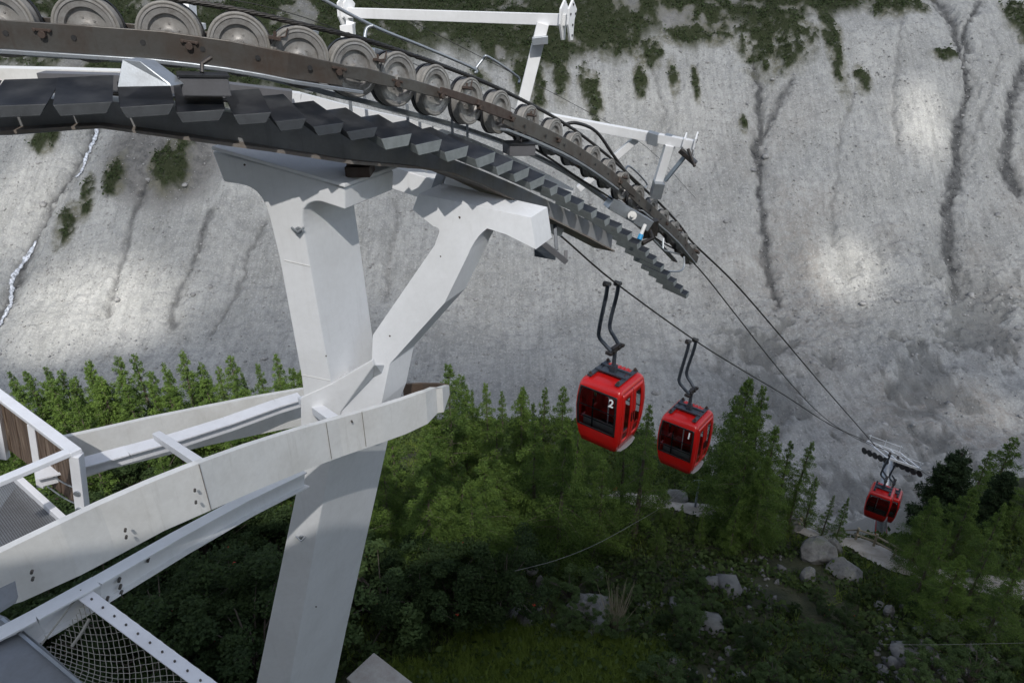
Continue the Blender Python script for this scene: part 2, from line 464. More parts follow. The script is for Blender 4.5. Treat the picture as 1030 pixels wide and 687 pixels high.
strat = sstep(.1, .3, fbm(wxd*.035+2, Y*.012+4, 4))
verts = np.stack([X, Y, Zw], -1).reshape(-1, 3)

def moraine_mat():
    m, nt, b = newmat('moraine_debris')
    v = coords(nt)
    n1 = noise(nt, v, .05, 8, .65); n2 = noise(nt, v, .35, 7, .7); n3 = noise(nt, v, 1.6, 4, .7)
    vs = coords(nt, (1.1, .10, .10)); st = noise(nt, vs, .55, 6, .65)
    c = ramp(nt, n1, [(.3, (.28, .278, .26)), (.5, (.355, .352, .33)), (.72, (.42, .415, .39))])
    c = mix(nt, ramp(nt, st, [(.36, .42), (.54, 0)]), c, (.20, .20, .185))
    c = mix(nt, ramp(nt, st, [(.58, 0), (.74, .25)]), c, (.52, .50, .45))
    c = mix(nt, ramp(nt, n2, [(.46, 0), (.66, .6)]), c, (.21, .21, .205))
    c = mix(nt, ramp(nt, n3, [(.54, 0), (.70, .6)]), c, (.58, .56, .52))
    c = mix(nt, ramp(nt, n3, [(.28, .5), (.40, 0)]), c, (.2, .2, .19))
    vo = nt.nodes.new('ShaderNodeTexVoronoi'); vo.inputs['Scale'].default_value = .55; nt.links.new(v, vo.inputs['Vector'])
    c = mix(nt, ramp(nt, vo.outputs['Distance'], [(.10, .45), (.22, 0)]), c, (.5, .49, .47))
    c = mix(nt, math_(nt, 'MULTIPLY', attr(nt, 'brown'), ramp(nt, n2, [(.35, 0), (.65, .5)])), c, (.30, .24, .18))
    cl = mix(nt, ramp(nt, n2, [(.3, 0), (.7, 1)]), (.06, .06, .058), (.22, .21, .195))
    c = mix(nt, math_(nt, 'MULTIPLY', attr(nt, 'cliff'), .9), c, cl)
    c = mix(nt, math_(nt, 'MULTIPLY', attr(nt, 'gully'), ramp(nt, n2, [(.35, 1), (.68, .55)])), c, (.045, .045, .045))
    c = mix(nt, math_(nt, 'MULTIPLY', attr(nt, 'wet'), .85), c, (.135, .135, .125))
    c = mix(nt, math_(nt, 'MULTIPLY', attr(nt, 'halo'), ramp(nt, n2, [(.35, .25), (.6, .85)])), c, mix(nt, n3, (.085, .085, .045), (.15, .14, .10)))
    vg = mix(nt, n3, (.018, .026, .012), (.05, .055, .026))
    vf = math_(nt, 'MULTIPLY', attr(nt, 'veg'), ramp(nt, n2, [(.28, .5), (.45, 1)]))
    c = mix(nt, vf, c, vg)
    nt.links.new(c, b.inputs['Base Color']); b.inputs['Roughness'].default_value = .95
    b.inputs['Specular IOR Level'].default_value = .15
    hh = math_(nt, 'ADD', math_(nt, 'MULTIPLY', n2, 1.4), math_(nt, 'ADD', math_(nt, 'MULTIPLY', n3, .5), math_(nt, 'MULTIPLY', st, .35)))
    bump(nt, b, hh, .8, 1.2)
    return m
M['moraine'] = moraine_mat()
brown = sstep(40, 130, X)*sstep(330, 240, Y)*sstep(-.1, .2, fbm(X*.03, Y*.03, 3))*.8
moraine = mesh_np('moraine_slope', verts, grid_faces(len(xs), len(ys)), 'moraine', smooth=True,
    attrs={'veg': (vegm.ravel(), 'POINT'), 'cliff': (cliff.ravel(), 'POINT'), 'gully': (np.clip(gul*1.4, 0, 1).ravel(), 'POINT'), 'halo': (halo.ravel(), 'POINT'), 'wet': (wet.ravel(), 'POINT'), 'brown': (brown.ravel(), 'POINT')})
tag(moraine, kind='structure')
def zwall(x, y):
    ix = np.clip(np.searchsorted(xs, x), 0, len(xs)-1); iy = np.clip(np.searchsorted(ys, y), 0, len(ys)-1)
    return Zw[iy, ix]

# streams of meltwater
def stream(name, pl, w):
    base = catmull([Vector((*hit_wall(*p), 0)) for p in pl], 10)
    v = []; f = []
    for i, p in enumerate(base):
        t = (base[min(i+1, len(base)-1)]-base[max(i-1, 0)]).normalized(); s = Vector((t.y, -t.x, 0))
        ww = w*(.5+random.random()*.9); off = s*random.uniform(-.3, .3)*w
        for k in (-1, -.3, .35, 1):
            q = p+off+s*ww*k
            v.append((q.x, q.y, float(zwall(q.x, q.y))+.5-.25*abs(k)+random.uniform(0, .3)))
    n = len(base)
    for i in range(n-1):
        for k in range(3):
            a = i*4+k; f.append((a, a+1, a+5, a+4))
    m = bpy.data.materials.get('white_water')
    if not m:
        m, nt, b = newmat('white_water')
        n_ = noise(nt, coords(nt), 1.3, 5, .7)
        nt.links.new(mix(nt, ramp(nt, n_, [(.40, 0), (.6, 1)]), (.22, .23, .24), (.72, .74, .78)), b.inputs['Base Color']); b.inputs['Roughness'].default_value = .5
    o = mesh_np(name, np.array(v), np.array(f), m, smooth=True)
    s = o.modifiers.new('body', 'SOLIDIFY'); s.thickness = .5; s.offset = -1
    return tag(o, kind='structure')
stream('waterfall', [(97, 122), (92, 140), (84, 160), (77, 178)], .8)
stream('stream', [(34, 240), (20, 262), (10, 280), (8, 300), (1, 318), (-8, 345)], .8)

# stones lying on the moraine
_phi = (1+5**.5)/2
ICO = np.array([(-1, _phi, 0), (1, _phi, 0), (-1, -_phi, 0), (1, -_phi, 0), (0, -1, _phi), (0, 1, _phi), (0, -1, -_phi), (0, 1, -_phi), (_phi, 0, -1), (_phi, 0, 1), (-_phi, 0, -1), (-_phi, 0, 1)])/1.9
ICF = np.array([(0, 11, 5), (0, 5, 1), (0, 1, 7), (0, 7, 10), (0, 10, 11), (1, 5, 9), (5, 11, 4), (11, 10, 2), (10, 7, 6), (7, 1, 8), (3, 9, 4), (3, 4, 2), (3, 2, 6), (3, 6, 8), (3, 8, 9), (4, 9, 5), (2, 4, 11), (6, 2, 10), (8, 6, 7), (9, 8, 1)])
def stones(name, pos, size, mat):
    g = np.random.default_rng(3); n = len(pos)
    v = ICO[None]*(1+g.uniform(-.35, .35, (n, 12, 1)))*np.stack([g.uniform(.7, 1.3, n), g.uniform(.7, 1.3, n), g.uniform(.5, .9, n)], -1)[:, None]
    a = g.uniform(0, 6.28, n); c, s = np.cos(a), np.sin(a)
    x = v[..., 0]*c[:, None]-v[..., 1]*s[:, None]; y = v[..., 0]*s[:, None]+v[..., 1]*c[:, None]
    v = np.stack([x, y, v[..., 2]], -1)*size[:, None, None]+pos[:, None]
    f = ICF[None]+(np.arange(n)*12)[:, None, None]
    return mesh_np(name, v.reshape(-1, 3), f.reshape(-1, 3), mat)
g = np.random.default_rng(5)
n = 24000
sx = g.uniform(-250, 260, n); sy = np.where(g.random(n) < .35, g.uniform(140, 225, n), g.uniform(215, 330, n))
sz = zwall(sx, sy); size = .17+g.pareto(3.1, n)*.13; size = np.minimum(size, 1.3)
keep = vegm[np.clip(np.searchsorted(ys, sy), 0, len(ys)-1), np.clip(np.searchsorted(xs, sx), 0, len(xs)-1)] < .3
pos = np.stack([sx, sy, sz+size*.1], -1)[keep]
tag(stones('moraine_stones', pos, size[keep], 'scree'), 'countless pale stones strewn over the grey moraine face', 'stones', kind='stuff')
# shrubs on the far cliff (far-off cover that reads as one mass)
n = 80000
sx = g.uniform(-300, 300, n); sy = g.uniform(215, 520, n)
iy = np.clip(np.searchsorted(ys, sy), 0, len(ys)-1); ix = np.clip(np.searchsorted(xs, sx), 0, len(xs)-1)
kp = vegm[iy, ix] > g.uniform(.35, .95, n); sx, sy, iy, ix = sx[kp], sy[kp], iy[kp], ix[kp]
def clumps(name, pos, size, mat, per=7, seed=2, flat=.8):
    g = np.random.default_rng(seed); n = len(pos)
    o = g.normal(0, .42, (n, per, 3)); o[..., 2] = np.abs(o[..., 2])*1.3*flat
    c = (pos[:, None]+o*size[:, None, None]).reshape(-1, 3)
    s = np.repeat(size, per)*g.uniform(.35, .7, n*per)
    d1 = g.normal(size=(n*per, 3)); d1 /= np.linalg.norm(d1, axis=1)[:, None]
    d2 = np.cross(d1, g.normal(size=(n*per, 3))); d2 /= np.linalg.norm(d2, axis=1)[:, None]+1e-9
    v = np.stack([c-d1*s[:, None]*.5, c+d2*s[:, None]*.45, c+d1*s[:, None]*.5, c-d2*s[:, None]*.3], 1).reshape(-1, 3)
    f = np.arange(len(c)*4).reshape(-1, 4)
    tone = np.clip(np.repeat(g.random(n), per)*.6+g.random(n*per)*.5, 0, 1)
    return mesh_np(name, v, f, mat, attrs={'tone': (tone, 'FACE')})
tag(clumps('alpine_shrubs', np.stack([sx, sy, Zw[iy, ix]+.1], -1), g.uniform(.7, 1.9, len(sx)), 'shrub', 6), 'dark green shrubs covering ledges at the top of the far moraine', 'shrubs', kind='stuff')

# near slope
nx_ = np.arange(-110, 110, .5); ny_ = np.concatenate([np.arange(-60, 0, 1.5), np.arange(0, 60, .4), np.arange(60, 124, 2.)])
XN, YN = np.meshgrid(nx_, ny_)
ZN = near_h(XN, YN)
PATH = [(560, 484), (600, 495), (640, 503), (672, 508), (700, 513), (722, 517), (760, 522), (800, 530), (830, 540), (858, 546), (885, 559), (920, 575), (1000, 590), (1080, 600)]
PW = [hit(*p) for p in PATH]
PWs = catmull(PW, 6)
dp = seg_dist(XN, YN, [(p.x, p.y) for p in PWs])
ZN = ZN+(1.1*fbm(XN*.12, YN*.12, 4)+.35*fbm(XN*.7, YN*.7, 3))*sstep(1., 3., dp)
pathm = sstep(1.15, .75, dp+.5*fbm(XN*.9, YN*.9, 3))
def znear(x, y):
    ix = np.clip(np.searchsorted(nx_, x), 1, len(nx_)-1); iy = np.clip(np.searchsorted(ny_, y), 1, len(ny_)-1)
    fx = np.clip((x-nx_[ix-1])/(nx_[ix]-nx_[ix-1]), 0, 1); fy = np.clip((y-ny_[iy-1])/(ny_[iy]-ny_[iy-1]), 0, 1)
    return (ZN[iy-1, ix-1]*(1-fx)+ZN[iy-1, ix]*fx)*(1-fy)+(ZN[iy, ix-1]*(1-fx)+ZN[iy, ix]*fx)*fy
def earth_mat():
    m, nt, b = newmat('forest_soil_and_moss')
    v = coords(nt); n1 = noise(nt, v, .5, 7, .65); n2 = noise(nt, v, 5, 5, .7)
    c = ramp(nt, n1, [(.3, (.018, .020, .009)), (.5, (.035, .04, .015)), (.7, (.055, .05, .028))])
    c = mix(nt, ramp(nt, n2, [(.5, 0), (.8, .5)]), c, (.02, .02, .012))
    geo = nt.nodes.new('ShaderNodeNewGeometry'); s = nt.nodes.new('ShaderNodeSeparateXYZ'); nt.links.new(geo.outputs['Position'], s.inputs[0])
    far = ramp(nt, math_(nt, 'MULTIPLY', s.outputs['Z'], -.01), [(.36, 0), (.42, 1)])
    c = mix(nt, far, c, mix(nt, n1, (.16, .155, .14), (.30, .29, .27)))
    nt.links.new(c, b.inputs['Base Color']); b.inputs['Roughness'].default_value = .95
    bump(nt, b, n2, .8, .12); return m
M['earth'] = earth_mat()
near = mesh_np('forest_floor', np.stack([XN, YN, ZN], -1).reshape(-1, 3), grid_faces(len(nx_), len(ny_)), 'earth', smooth=True)
tag(near, kind='structure')
# footpath as a worn gravel sheet just above the soil
def gravel():
    m, nt, b = newmat('trodden_gravel'); v = coords(nt)
    n1 = noise(nt, v, 1.5, 6, .65); n2 = noise(nt, v, 12, 4, .7)
    c = ramp(nt, n1, [(.3, (.24, .21, .17)), (.6, (.40, .37, .33))]); c = mix(nt, ramp(nt, n2, [(.5, 0), (.8, .5)]), c, (.15, .13, .1))
    nt.links.new(c, b.inputs['Base Color']); b.inputs['Roughness'].default_value = .95; bump(nt, b, n2, .6, .04); return m
M['gravel'] = gravel()
v = []; f = []
pp = catmull(PW, 14)
for i, p in enumerate(pp):
    t = (pp[min(i+1, len(pp)-1)]-pp[max(i-1, 0)]).normalized(); s = Vector((t.y, -t.x, 0)).normalized()
    w = .85+.12*math.sin(i*.23)+random.uniform(-.05, .05)
    for k in range(7):
        q = p+s*w*(k/3-1); v.append((q.x, q.y, float(znear(q.x, q.y))+.12-.05*abs(k/3-1)))
for i in range(len(pp)-1):
    for k in range(6): a = i*7+k; f.append((a, a+1, a+8, a+7))
tag(mesh_np('footpath', np.array(v), np.array(f), 'gravel', smooth=True), kind='structure')
# ================================================================ pylon
PB = R(12)
PO = P(340, 400, 7.7)
PN = Vector((math.sin(PB), -math.cos(PB), 0))       # faces the camera
PE = Vector((math.sin(R(27)), math.cos(R(27)), 0))
def on_plane(px, py, off=0.):
    r = ray(px, py); return r*((PO+PN*off).dot(PN)/r.dot(PN))
def fillet(pts, k=5):
    out = []
    for p in pts:
        if len(p) == 2: out.append(p); continue
        (x0, y0), (x1, y1), (x2, y2) = p
        for j in range(k+1):
            t = j/k; out.append(((1-t)**2*x0+2*t*(1-t)*x1+t*t*x2, (1-t)**2*y0+2*t*(1-t)*y1+t*t*y2))
    return out
pylon = thing('cable_pylon', 'white forked steel pylon with two T shaped heads rising above the forest', 'pylon', on_plane(300, 687)+Vector((0, 0, -9)))
_a = on_plane(345, 418)
for _k in range(0, 60):
    RN = Vector((math.cos(R(33)), math.sin(R(33)), 0)).cross(Vector((0, math.sin(R(_k)), math.cos(R(_k))))).normalized()
    if _a.dot(RN)/ray(505, 225).dot(RN) > 8.35: break
def on_right(px, py, off=0.):
    r = ray(px, py); return r*(_a.dot(RN)/r.dot(RN))
def pl_part(name, pix, T, off=0., mat='white', bevel=.012, f=None):
    f = f or on_plane
    bm = bmesh.new(); prism(bm, [f(x, y, off) for x, y in fillet(pix)], [PE*t_ for t_ in T] if isinstance(T, list) else PE*T); return link(name, bm, mat, pylon, bevel=bevel)
pl_part('left_fork_arm', [(229, 157), (276, 169), (324, 182), (347, 190), (347, 211), ((329, 205), (317, 200), (309, 206)), ((305, 211), (303, 225), (308, 245)), (333, 385), (340, 420), (308, 420), (303, 378), (281, 260), ((271, 219), (264, 189), (243, 186)), (225, 183), (213, 152)], .80)
pl_part('right_fork_arm', [(421, 195), (468, 205), (534, 219), (539, 251), (509, 236), ((490, 230), (478, 238), (470, 258)), (447, 305), (392, 366), (384, 405), (374, 430), (340, 430), (350, 388), (374, 362), (375, 337), (437, 247), ((441, 236), (444, 229), (436, 228)), (415, 211)], .5, .004, f=on_right)
pl_part('column', [(302, 400), (333, 386), (374, 362), (376, 368), (343, 414), (335, 450), (322, 520), (289, 700), (262, 860), (228, 860), (255, 700), (303, 470)], [.3, .3, .04, .04, 1.2, 1.3, 1.32, 1.32, 1.32, 1.32, 1.32, 1.2], .008)
# head plates with stiffener, lifting lugs and seams
bm = bmesh.new()
for a, b in (((213, 151), (347, 189)),):
    p, q = on_plane(*a, .03), on_plane(*b, .03)
    prism(bm, [p, q, q+Vector((0, 0, .035)), p+Vector((0, 0, .035))], PE*.88)
link('head_plate', bm, 'white', pylon, bevel=.006)
for px, py, f_ in ((321, 480, on_plane), (392, 338, on_right), (443, 258, on_right), (345, 399, on_right), (328, 358, on_plane), (246, 166, on_plane), (318, 610, on_plane), (462, 219, on_right)):
    bm = bmesh.new(); c = f_(px, py, .002); s_ = random.uniform(.008, .016)
    disc(bm, c, PN, s_, .006, 7); link('rust_spot', bm, 'rust2', pylon)
for px, py in ((300, 232), (303, 541)):
    bm = bmesh.new(); c = on_plane(px, py, .02)
    tube(bm, [c+Vector((-.06, 0, .03)), c+PN*.05, c+Vector((.06, 0, .03))], .012)
    disc(bm, c, PN, .035, .03)
    link('lifting_lug', bm, 'galv', pylon)
for a, b in (((286, 262), (312, 268)), ((303, 377), (333, 383))):
    bm = bmesh.new(); tube(bm, [on_plane(*a, .003), on_plane(*b, .003)], .004, 6); link('weld_seam', bm, 'white_worn', pylon)
# bearings between heads and girder
for px, py in ((343, 180),):
    bm = bmesh.new(); c = on_plane(px, py)+PE*.3+Vector((0, 0, .03))
    beam(bm, c-Vector((.12, 0, 0)), c+Vector((.12, 0, 0)), .3, .10)
    for s in (-.09, .09):
        for t in (-.1, .1): disc(bm, c+Vector((s, t, .07)), Z, .02, .06, 6)
    link('bearing_block', bm, 'rust2', pylon, bevel=.004)

# ================================================================ curved band beam round the pylon
ring = thing('curved_band_beam', 'long curved white band wrapping round the pylon column', 'beam', P(300, 460, 6.6))
FT = [(-60, 578, 636, 4.15), (0, 556, 618, 4.4), (60, 527, 591, 4.6), (100, 508, 570, 4.8), (150, 486, 543, 5.0), (200, 466, 521, 5.25), (250, 448, 499, 5.75), (300, 432, 478, 6.3), (340, 421, 463, 6.75), (383, 409, 448, 7.15), (405, 402, 440, 7.4), (428, 394, 429, 7.65), (440, 389, 416, 7.95), (447, 387, 397, 8.35)]
def band(name, tab, th, mat, par, back=Vector((.3, 1, 0))):
    bm = bmesh.new(); rows = []
    n = 4
    T = []
    for a, b in zip(tab, tab[1:]):
        for k in range(n): T.append([a[i]+(b[i]-a[i])*k/n for i in range(4)])
    T.append(tab[-1])
    for x, y0, y1, d in T:
        top = P(x, y0, d); lo = P(x, y1, d)
        h = (y1-y0)/F*d*.98
        # keep the band upright in the world
        bot = top+Vector((0, 0, -1))*h/CP*1.0
        rows.append((top, bot))
    src = list(rows)
    for i, (a, b) in enumerate(src):
        t = (src[min(i+1, len(src)-1)][0]-src[max(i-1, 0)][0]); t.z = 0; t.normalize()
        nrm = Vector((-t.y, t.x, 0))
        if nrm.dot(back) < 0: nrm = -nrm
        q = [a, b, b+nrm*th, a+nrm*th]
        rows[i] = [bm.verts.new(v) for v in q]
    for a, b in zip(rows, rows[1:]):
        for k in range(4): bm.faces.new((a[k], a[(k+1) % 4], b[(k+1) % 4], b[k]))
    bm.faces.new(rows[0]); bm.faces.new(rows[-1][::-1])
    return link(name, bm, mat, par)
band('front_band', FT, .06, 'white_worn', ring)
BT = [(447, 387, 397, 8.35), (440, 386, 405, 8.75), (425, 386, 412, 9.2), (405, 387, 415, 9.5)]
band('end_band', BT, .05, 'planks', ring, Vector((1, 1, 0)))
BK = [(40, 450, 498, 6.9), (65, 440, 488, 7.0), (97, 433, 477, 7.2), (150, 421, 464, 7.6), (200, 411, 452, 8.0), (250, 401, 441, 8.4), (303, 392, 430, 8.8), (350, 388, 424, 9.1)]
band('back_band', BK, .06, 'white_worn', ring)
bm = bmesh.new()
pts = [(40, 482, 6.75), (77, 473, 6.9), (130, 458, 7.2), (180, 444, 7.6), (230, 428, 8.05), (280, 410, 8.45), (303, 403, 8.6)]
for a, b in zip(pts, pts[1:]): beam(bm, P(*a), P(*b), .10, .12, ext=.004)
link('inner_channel', bm, 'white_rail', ring, bevel=.004)
bm = bmesh.new()
for a, b in zip(pts, pts[1:]): beam(bm, P(*a)+Vector((0, -.02, .075)), P(*b)+Vector((0, -.02, .075)), .2, .016, ext=.003)
link('channel_flange', bm, 'white_rail', ring)
bm = bmesh.new(); beam(bm, P(158, 438, 7.2), P(212, 474, 5.7), .08, .08); link('cross_strut', bm, 'white_rail', ring, bevel=.004)
bm = bmesh.new(); beam(bm, P(305, 402, 8.2), P(345, 430, 7.0), .12, .10); link('cross_strut', bm, 'white_rail', ring, bevel=.004)
# bolts and panel seams on the front band
bm = bmesh.new()
for x, y in ((126, 533), (127, 540), (32, 575), (33, 582), (196, 493), (197, 505), (354, 424)):
    d = lerp_tab([(r[0], r[3]) for r in FT], x)[0]
    bm = bmesh.new(); disc(bm, P(x, y, d-.0), Vector((.4, -.9, .1)), .010, .03, 8); link('bolt_head', bm, 'rust', ring)
bm = bmesh.new()
for x0, y0, x1, y1 in ((200, 467, 199, 521), (328, 425, 329, 466), (364, 414, 363, 453)):
    d = lerp_tab([(r[0], r[3]) for r in FT], x0)[0]-.008
    a = P(x0, y0, d); h = (y1-y0)/F*d*.98/CP
    bm = bmesh.new(); tube(bm, [a, a+Vector((0, 0, -h))], .003, 6); link('panel_seam', bm, 'flange', ring)
# lower I beam behind the front band
ib = thing('lower_support_beam', 'grey white I beam running under the curved band to the column', 'beam', P(200, 530, 5.8))
bm = bmesh.new()
pts = [(-30, 665, 4.6), (40, 628, 4.8), (100, 594, 5.1), (180, 547, 5.8), (250, 508, 6.6), (305, 481, 7.3)]
for a, b in zip(pts, pts[1:]): beam(bm, P(*a), P(*b), .03, .17, ext=.003)
link('web', bm, 'white', ib)
bm = bmesh.new()
for a, b in zip(pts, pts[1:]):
    for s in (.092, -.092): beam(bm, P(*a)+Z*s, P(*b)+Z*s, .13, .014, ext=.003)
link('beam_flange', bm, 'white', ib)
bm = bmesh.new()
for x, y in ((120, 583), (121, 590), (122, 596), (149, 563), (108, 602)): bm = bmesh.new(); disc(bm, P(x, y, lerp_tab([(p[0], p[2]) for p in pts], x)[0]-.06), Vector((.3, -1, .1)), .012, .04, 8); link('bolt_head', bm, 'rust', ib)

# ================================================================ side platform with grating, rails and board screen
plat = thing('side_platform', 'small platform with steel grating, white rails and brown board screen', 'platform', P(40, 520, 6.6))
cr = P(76, 455, 6.2); ra = P(-40, 368, 7.6); rb = P(-40, 501, 5.55); lo = P(84, 522, 6.55)
drop = (lo-cr)
bm = bmesh.new(); beam(bm, ra, cr, .10, .05, ext=.02); link('top_rail', bm, 'white_rail', plat, bevel=.006)
bm = bmesh.new(); beam(bm, rb, cr+Vector((-.05, 0, .004)), .10, .045); link('top_rail', bm, 'white_rail', plat, bevel=.006)
for p, w in ((cr, .09), (P(32, 424, 6.75), .07), (P(-6, 398, 7.15), .07)):
    bm = bmesh.new(); q = p+drop+Vector((0, 0, -.02)); beam(bm, p-Z*.02, q, w, w, up=Vector((1, 0, 0))); link('post', bm, 'white_rail', plat, bevel=.005)
bm = bmesh.new()
a, b = cr+(ra-cr)*.03-Z*.05, cr+(ra-cr)*.98-Z*.05
nrm = (b-a).cross(Z).normalized()*.045
uvl = bm.loops.layers.uv.new('UVMap')
nb = 11
for k in range(nb):
    s0, s1 = k/nb, (k+.94)/nb
    j = random.uniform(-.008, .008)
    c = a+(b-a)*(s0+s1)/2+nrm*(1+j*20)+drop*.47
    box(bm, c, (b-a)*(s1-s0)/2, nrm.normalized()*.014, drop*.44)
bm.faces.ensure_lookup_table()
for fc in bm.faces:
    for l in fc.loops:
        q = l.vert.co-a; l[uvl].uv = (q.dot((b-a).normalized()), q.z)
link('board_screen', bm, 'planks', plat)
bm = bmesh.new(); uvl = bm.loops.layers.uv.new('UVMap')
fp = [P(20, 480, 7.1), P(68, 527, 6.6), P(-10, 566, 5.9), P(-60, 592, 5.5), P(-60, 490, 7.1)]
zf = sum(p.z for p in fp)/len(fp)
fp = [Vector(p) for p in fp]
prism(bm, fp, Vector((0, 0, -.03)))
o0 = fp[0]; e1 = (fp[1]-fp[0]).normalized(); e2 = (fp[4]-fp[0]).normalized()
for fc in bm.faces:
    for l in fc.loops:
        q = l.vert.co-o0; l[uvl].uv = (q.dot(e1), q.dot(e2))
link('grating_floor', bm, 'grate', plat)
bm = bmesh.new(); beam(bm, P(16, 480, 7.05), P(68, 527, 6.58), .06, .10); link('floor_edge', bm, 'white_rail', plat, bevel=.004)
for t in (.55, .8):
    bm = bmesh.new()
    p0 = cr+drop*t; p1 = p0+(ra-cr)*.28+drop*.16
    tube(bm, catmull([p0, (p0+p1)/2-Z*.03, p1], 6), .008, 6); disc(bm, p0, Vector((0, -1, 0)), .03, .12)
    link('wire_rope', bm, 'galv', plat)

# ================================================================ lower deck corner with net
deck = thing('lower_deck', 'dull grey steel deck plate in the bottom left corner', 'deck', P(20, 660, 4.6))
bm = bmesh.new(); prism(bm, [P(-40, 602, 5.1), P(6, 620, 4.85), P(44, 650, 4.6), P(92, 694, 4.3), P(120, 740, 4.05), P(-60, 740, 4.05)], Vector((0, 0, -.05))); link('deck_plate', bm, 'deck', deck, bevel=.005)
bm = bmesh.new(); beam(bm, P(2, 622, 4.8), P(88, 694, 4.27), .02, .012); link('plate_seam', bm, 'galv', deck)
bm = bmesh.new(); prism(bm, [P(-8, 600, 4.18), P(13, 590, 4.28), P(16, 606, 4.25), P(-8, 621, 4.14)], Vector((.002, .03, .02))); tag(link('blank_plate', bm, 'deck'), 'small blank grey plate bolted to the left end of the band', 'plate')
nf = thing('safety_net_frame', 'white angle frame carrying a knotted safety net under the deck', 'net', P(140, 640, 4.8))
bm = bmesh.new()
A = P(76, 591, 5.0); B = P(222, 700, 4.5)
beam(bm, A, B, .10, .012); s = (B-A).cross(Z).normalized(); beam(bm, A-s*.046-Z*.045, B-s*.046-Z*.045, .012, .09)
link('frame_angle', bm, 'white_rail', nf, bevel=.002)
bm = bmesh.new(); 
for k in range(12):
    c = A+(B-A)*(k+.5)/12; bm = bmesh.new(); disc(bm, c+Z*.008+s*.0, Z, .008, .02, 6); link('bolt_head', bm, 'rust', nf)
bm = bmesh.new()
# net: quad sheet swinging from frame down to the deck edge
def netp(u, v):
    a = P(86, 598, 4.98).lerp(P(214, 706, 4.48), u); b = P(44, 652, 4.75).lerp(P(118, 742, 4.2), u)
    p = a.lerp(b, v); p.z -= .16*math.sin(math.pi*v)*math.sin(math.pi*min(1, u*.9+.1)); return p
K = 17
for i in range(-K, K+1):
    for sgn in (1, -1):
        pts = []
        for j in range(0, 2*K+1):
            v_ = j/(2*K)*1.0; u_ = (i/K)+sgn*v_*.62+(0 if sgn > 0 else .62)*0
            if 0 <= u_ <= 1: pts.append(netp(u_, v_)+Vector((random.uniform(-.003, .003), 0, random.uniform(-.003, .003))))
        if len(pts) > 2: tube(bm, pts, .0024, 4)
link('net_mesh', bm, 'cord', nf)
bm = bmesh.new()
for k in range(12):
    a = A.lerp(B, k/12)-s*.05-Z*.03; b = A.lerp(B, (k+1)/12)-s*.05-Z*.03; mid = (a+b)/2-Z*.03-s*.02
    tube(bm, catmull([a, mid, b], 4), .006, 5)
tube(bm, [P(78, 600, 4.95), P(40, 650, 4.7), P(8, 690, 4.35)], .007, 5)
tube(bm, [P(90, 622, 4.9), P(82, 636, 4.85), P(72, 650, 4.8)], .012, 5)
link('border_cord', bm, 'cord', nf)

# ================================================================ sheave line
WH = [(3, 23, 5.55), (89, 29, 5.65), (171, 35, 5.8), (241, 45, 5.95), (301, 58, 6.15), (355, 69, 6.45), (397, 80, 6.85), (435, 91, 7.35), (470, 102, 7.95), (500, 113, 8.55), (530, 126, 9.3), (555, 138, 10.0), (576, 150, 10.75), (595, 163, 11.5), (611, 175, 12.2), (625, 187, 12.9), (640, 200, 13.6), (654, 212, 14.3), (666, 223, 15.0), (677, 234, 15.8), (686, 245, 16.6), (695, 256, 17.4)]
WP = [P(*w) for w in WH]
def wt(i):
    a = WP[max(i-1, 0)]; b = WP[min(i+1, len(WP)-1)]; return (b-a).normalized()
ass = thing('sheave_assembly', 'row of grey cable wheels held in rusty brown side beams', 'sheave train', WP[7])
RW = .262
TY = [(RW-.030, -.055), (RW-.004, -.052), (RW, -.035), (RW-.012, -.012), (RW-.012, .012), (RW, .035), (RW-.004, .052), (RW-.03, .055)]
for i, p in enumerate(WP):
    t = wt(i); ax = t.cross(Z).normalized()      # points to the camera side (right of travel)
    if ax.dot(p) > 0: ax = -ax
    # local Y = axis
    x = Vector((t.x, t.y, 0)).normalized(); z = Z
    M4 = Matrix.Translation(p) @ Matrix((x, ax, z)).transposed().to_4x4()
    e = thing('sheave', None, None, mat3=None) if False else None
    bm = bmesh.new()
    lathe(bm, [(.012, .075), (.040, .075), (.045, .055), (.048, .03), (.10, .012), (.155, .018), (.165, .045), (RW-.055, .05), (RW-.048, .058), (RW-.030, .056), (RW-.03, -.056), (RW-.05, -.056), (.16, -.03), (.05, -.03), (.045, -.06), (.012, -.06)], M4, 44)
    tube(bm, [M4 @ Vector((0, -.14, 0)), M4 @ Vector((0, .10, 0))], .018, 10)
    for k in range(6):
        a = k*math.pi/3+i*.7; c = M4 @ Vector((.085*math.cos(a), .018, .085*math.sin(a))); disc(bm, c, ax, .009, .012, 6)
    rim = link('sheave', bm, 'rim', ass, smooth=True)
    md = rim.modifiers.new('n', 'EDGE_SPLIT'); md.split_angle = R(40)
    bm = bmesh.new(); lathe(bm, TY+[TY[0]], M4, 44)
    ty = link('tyre', bm, 'tyre', rim, smooth=True)
    bm = bmesh.new(); M5 = M4 @ Matrix.Translation((0, -.075, 0)); lathe(bm, [(.10, -.02), (RW+.004, -.02), (RW+.004, .018), (.10, .018), (.10, -.02)], M5, 44)
    link('back_flange', bm, 'rubber', rim, smooth=False)
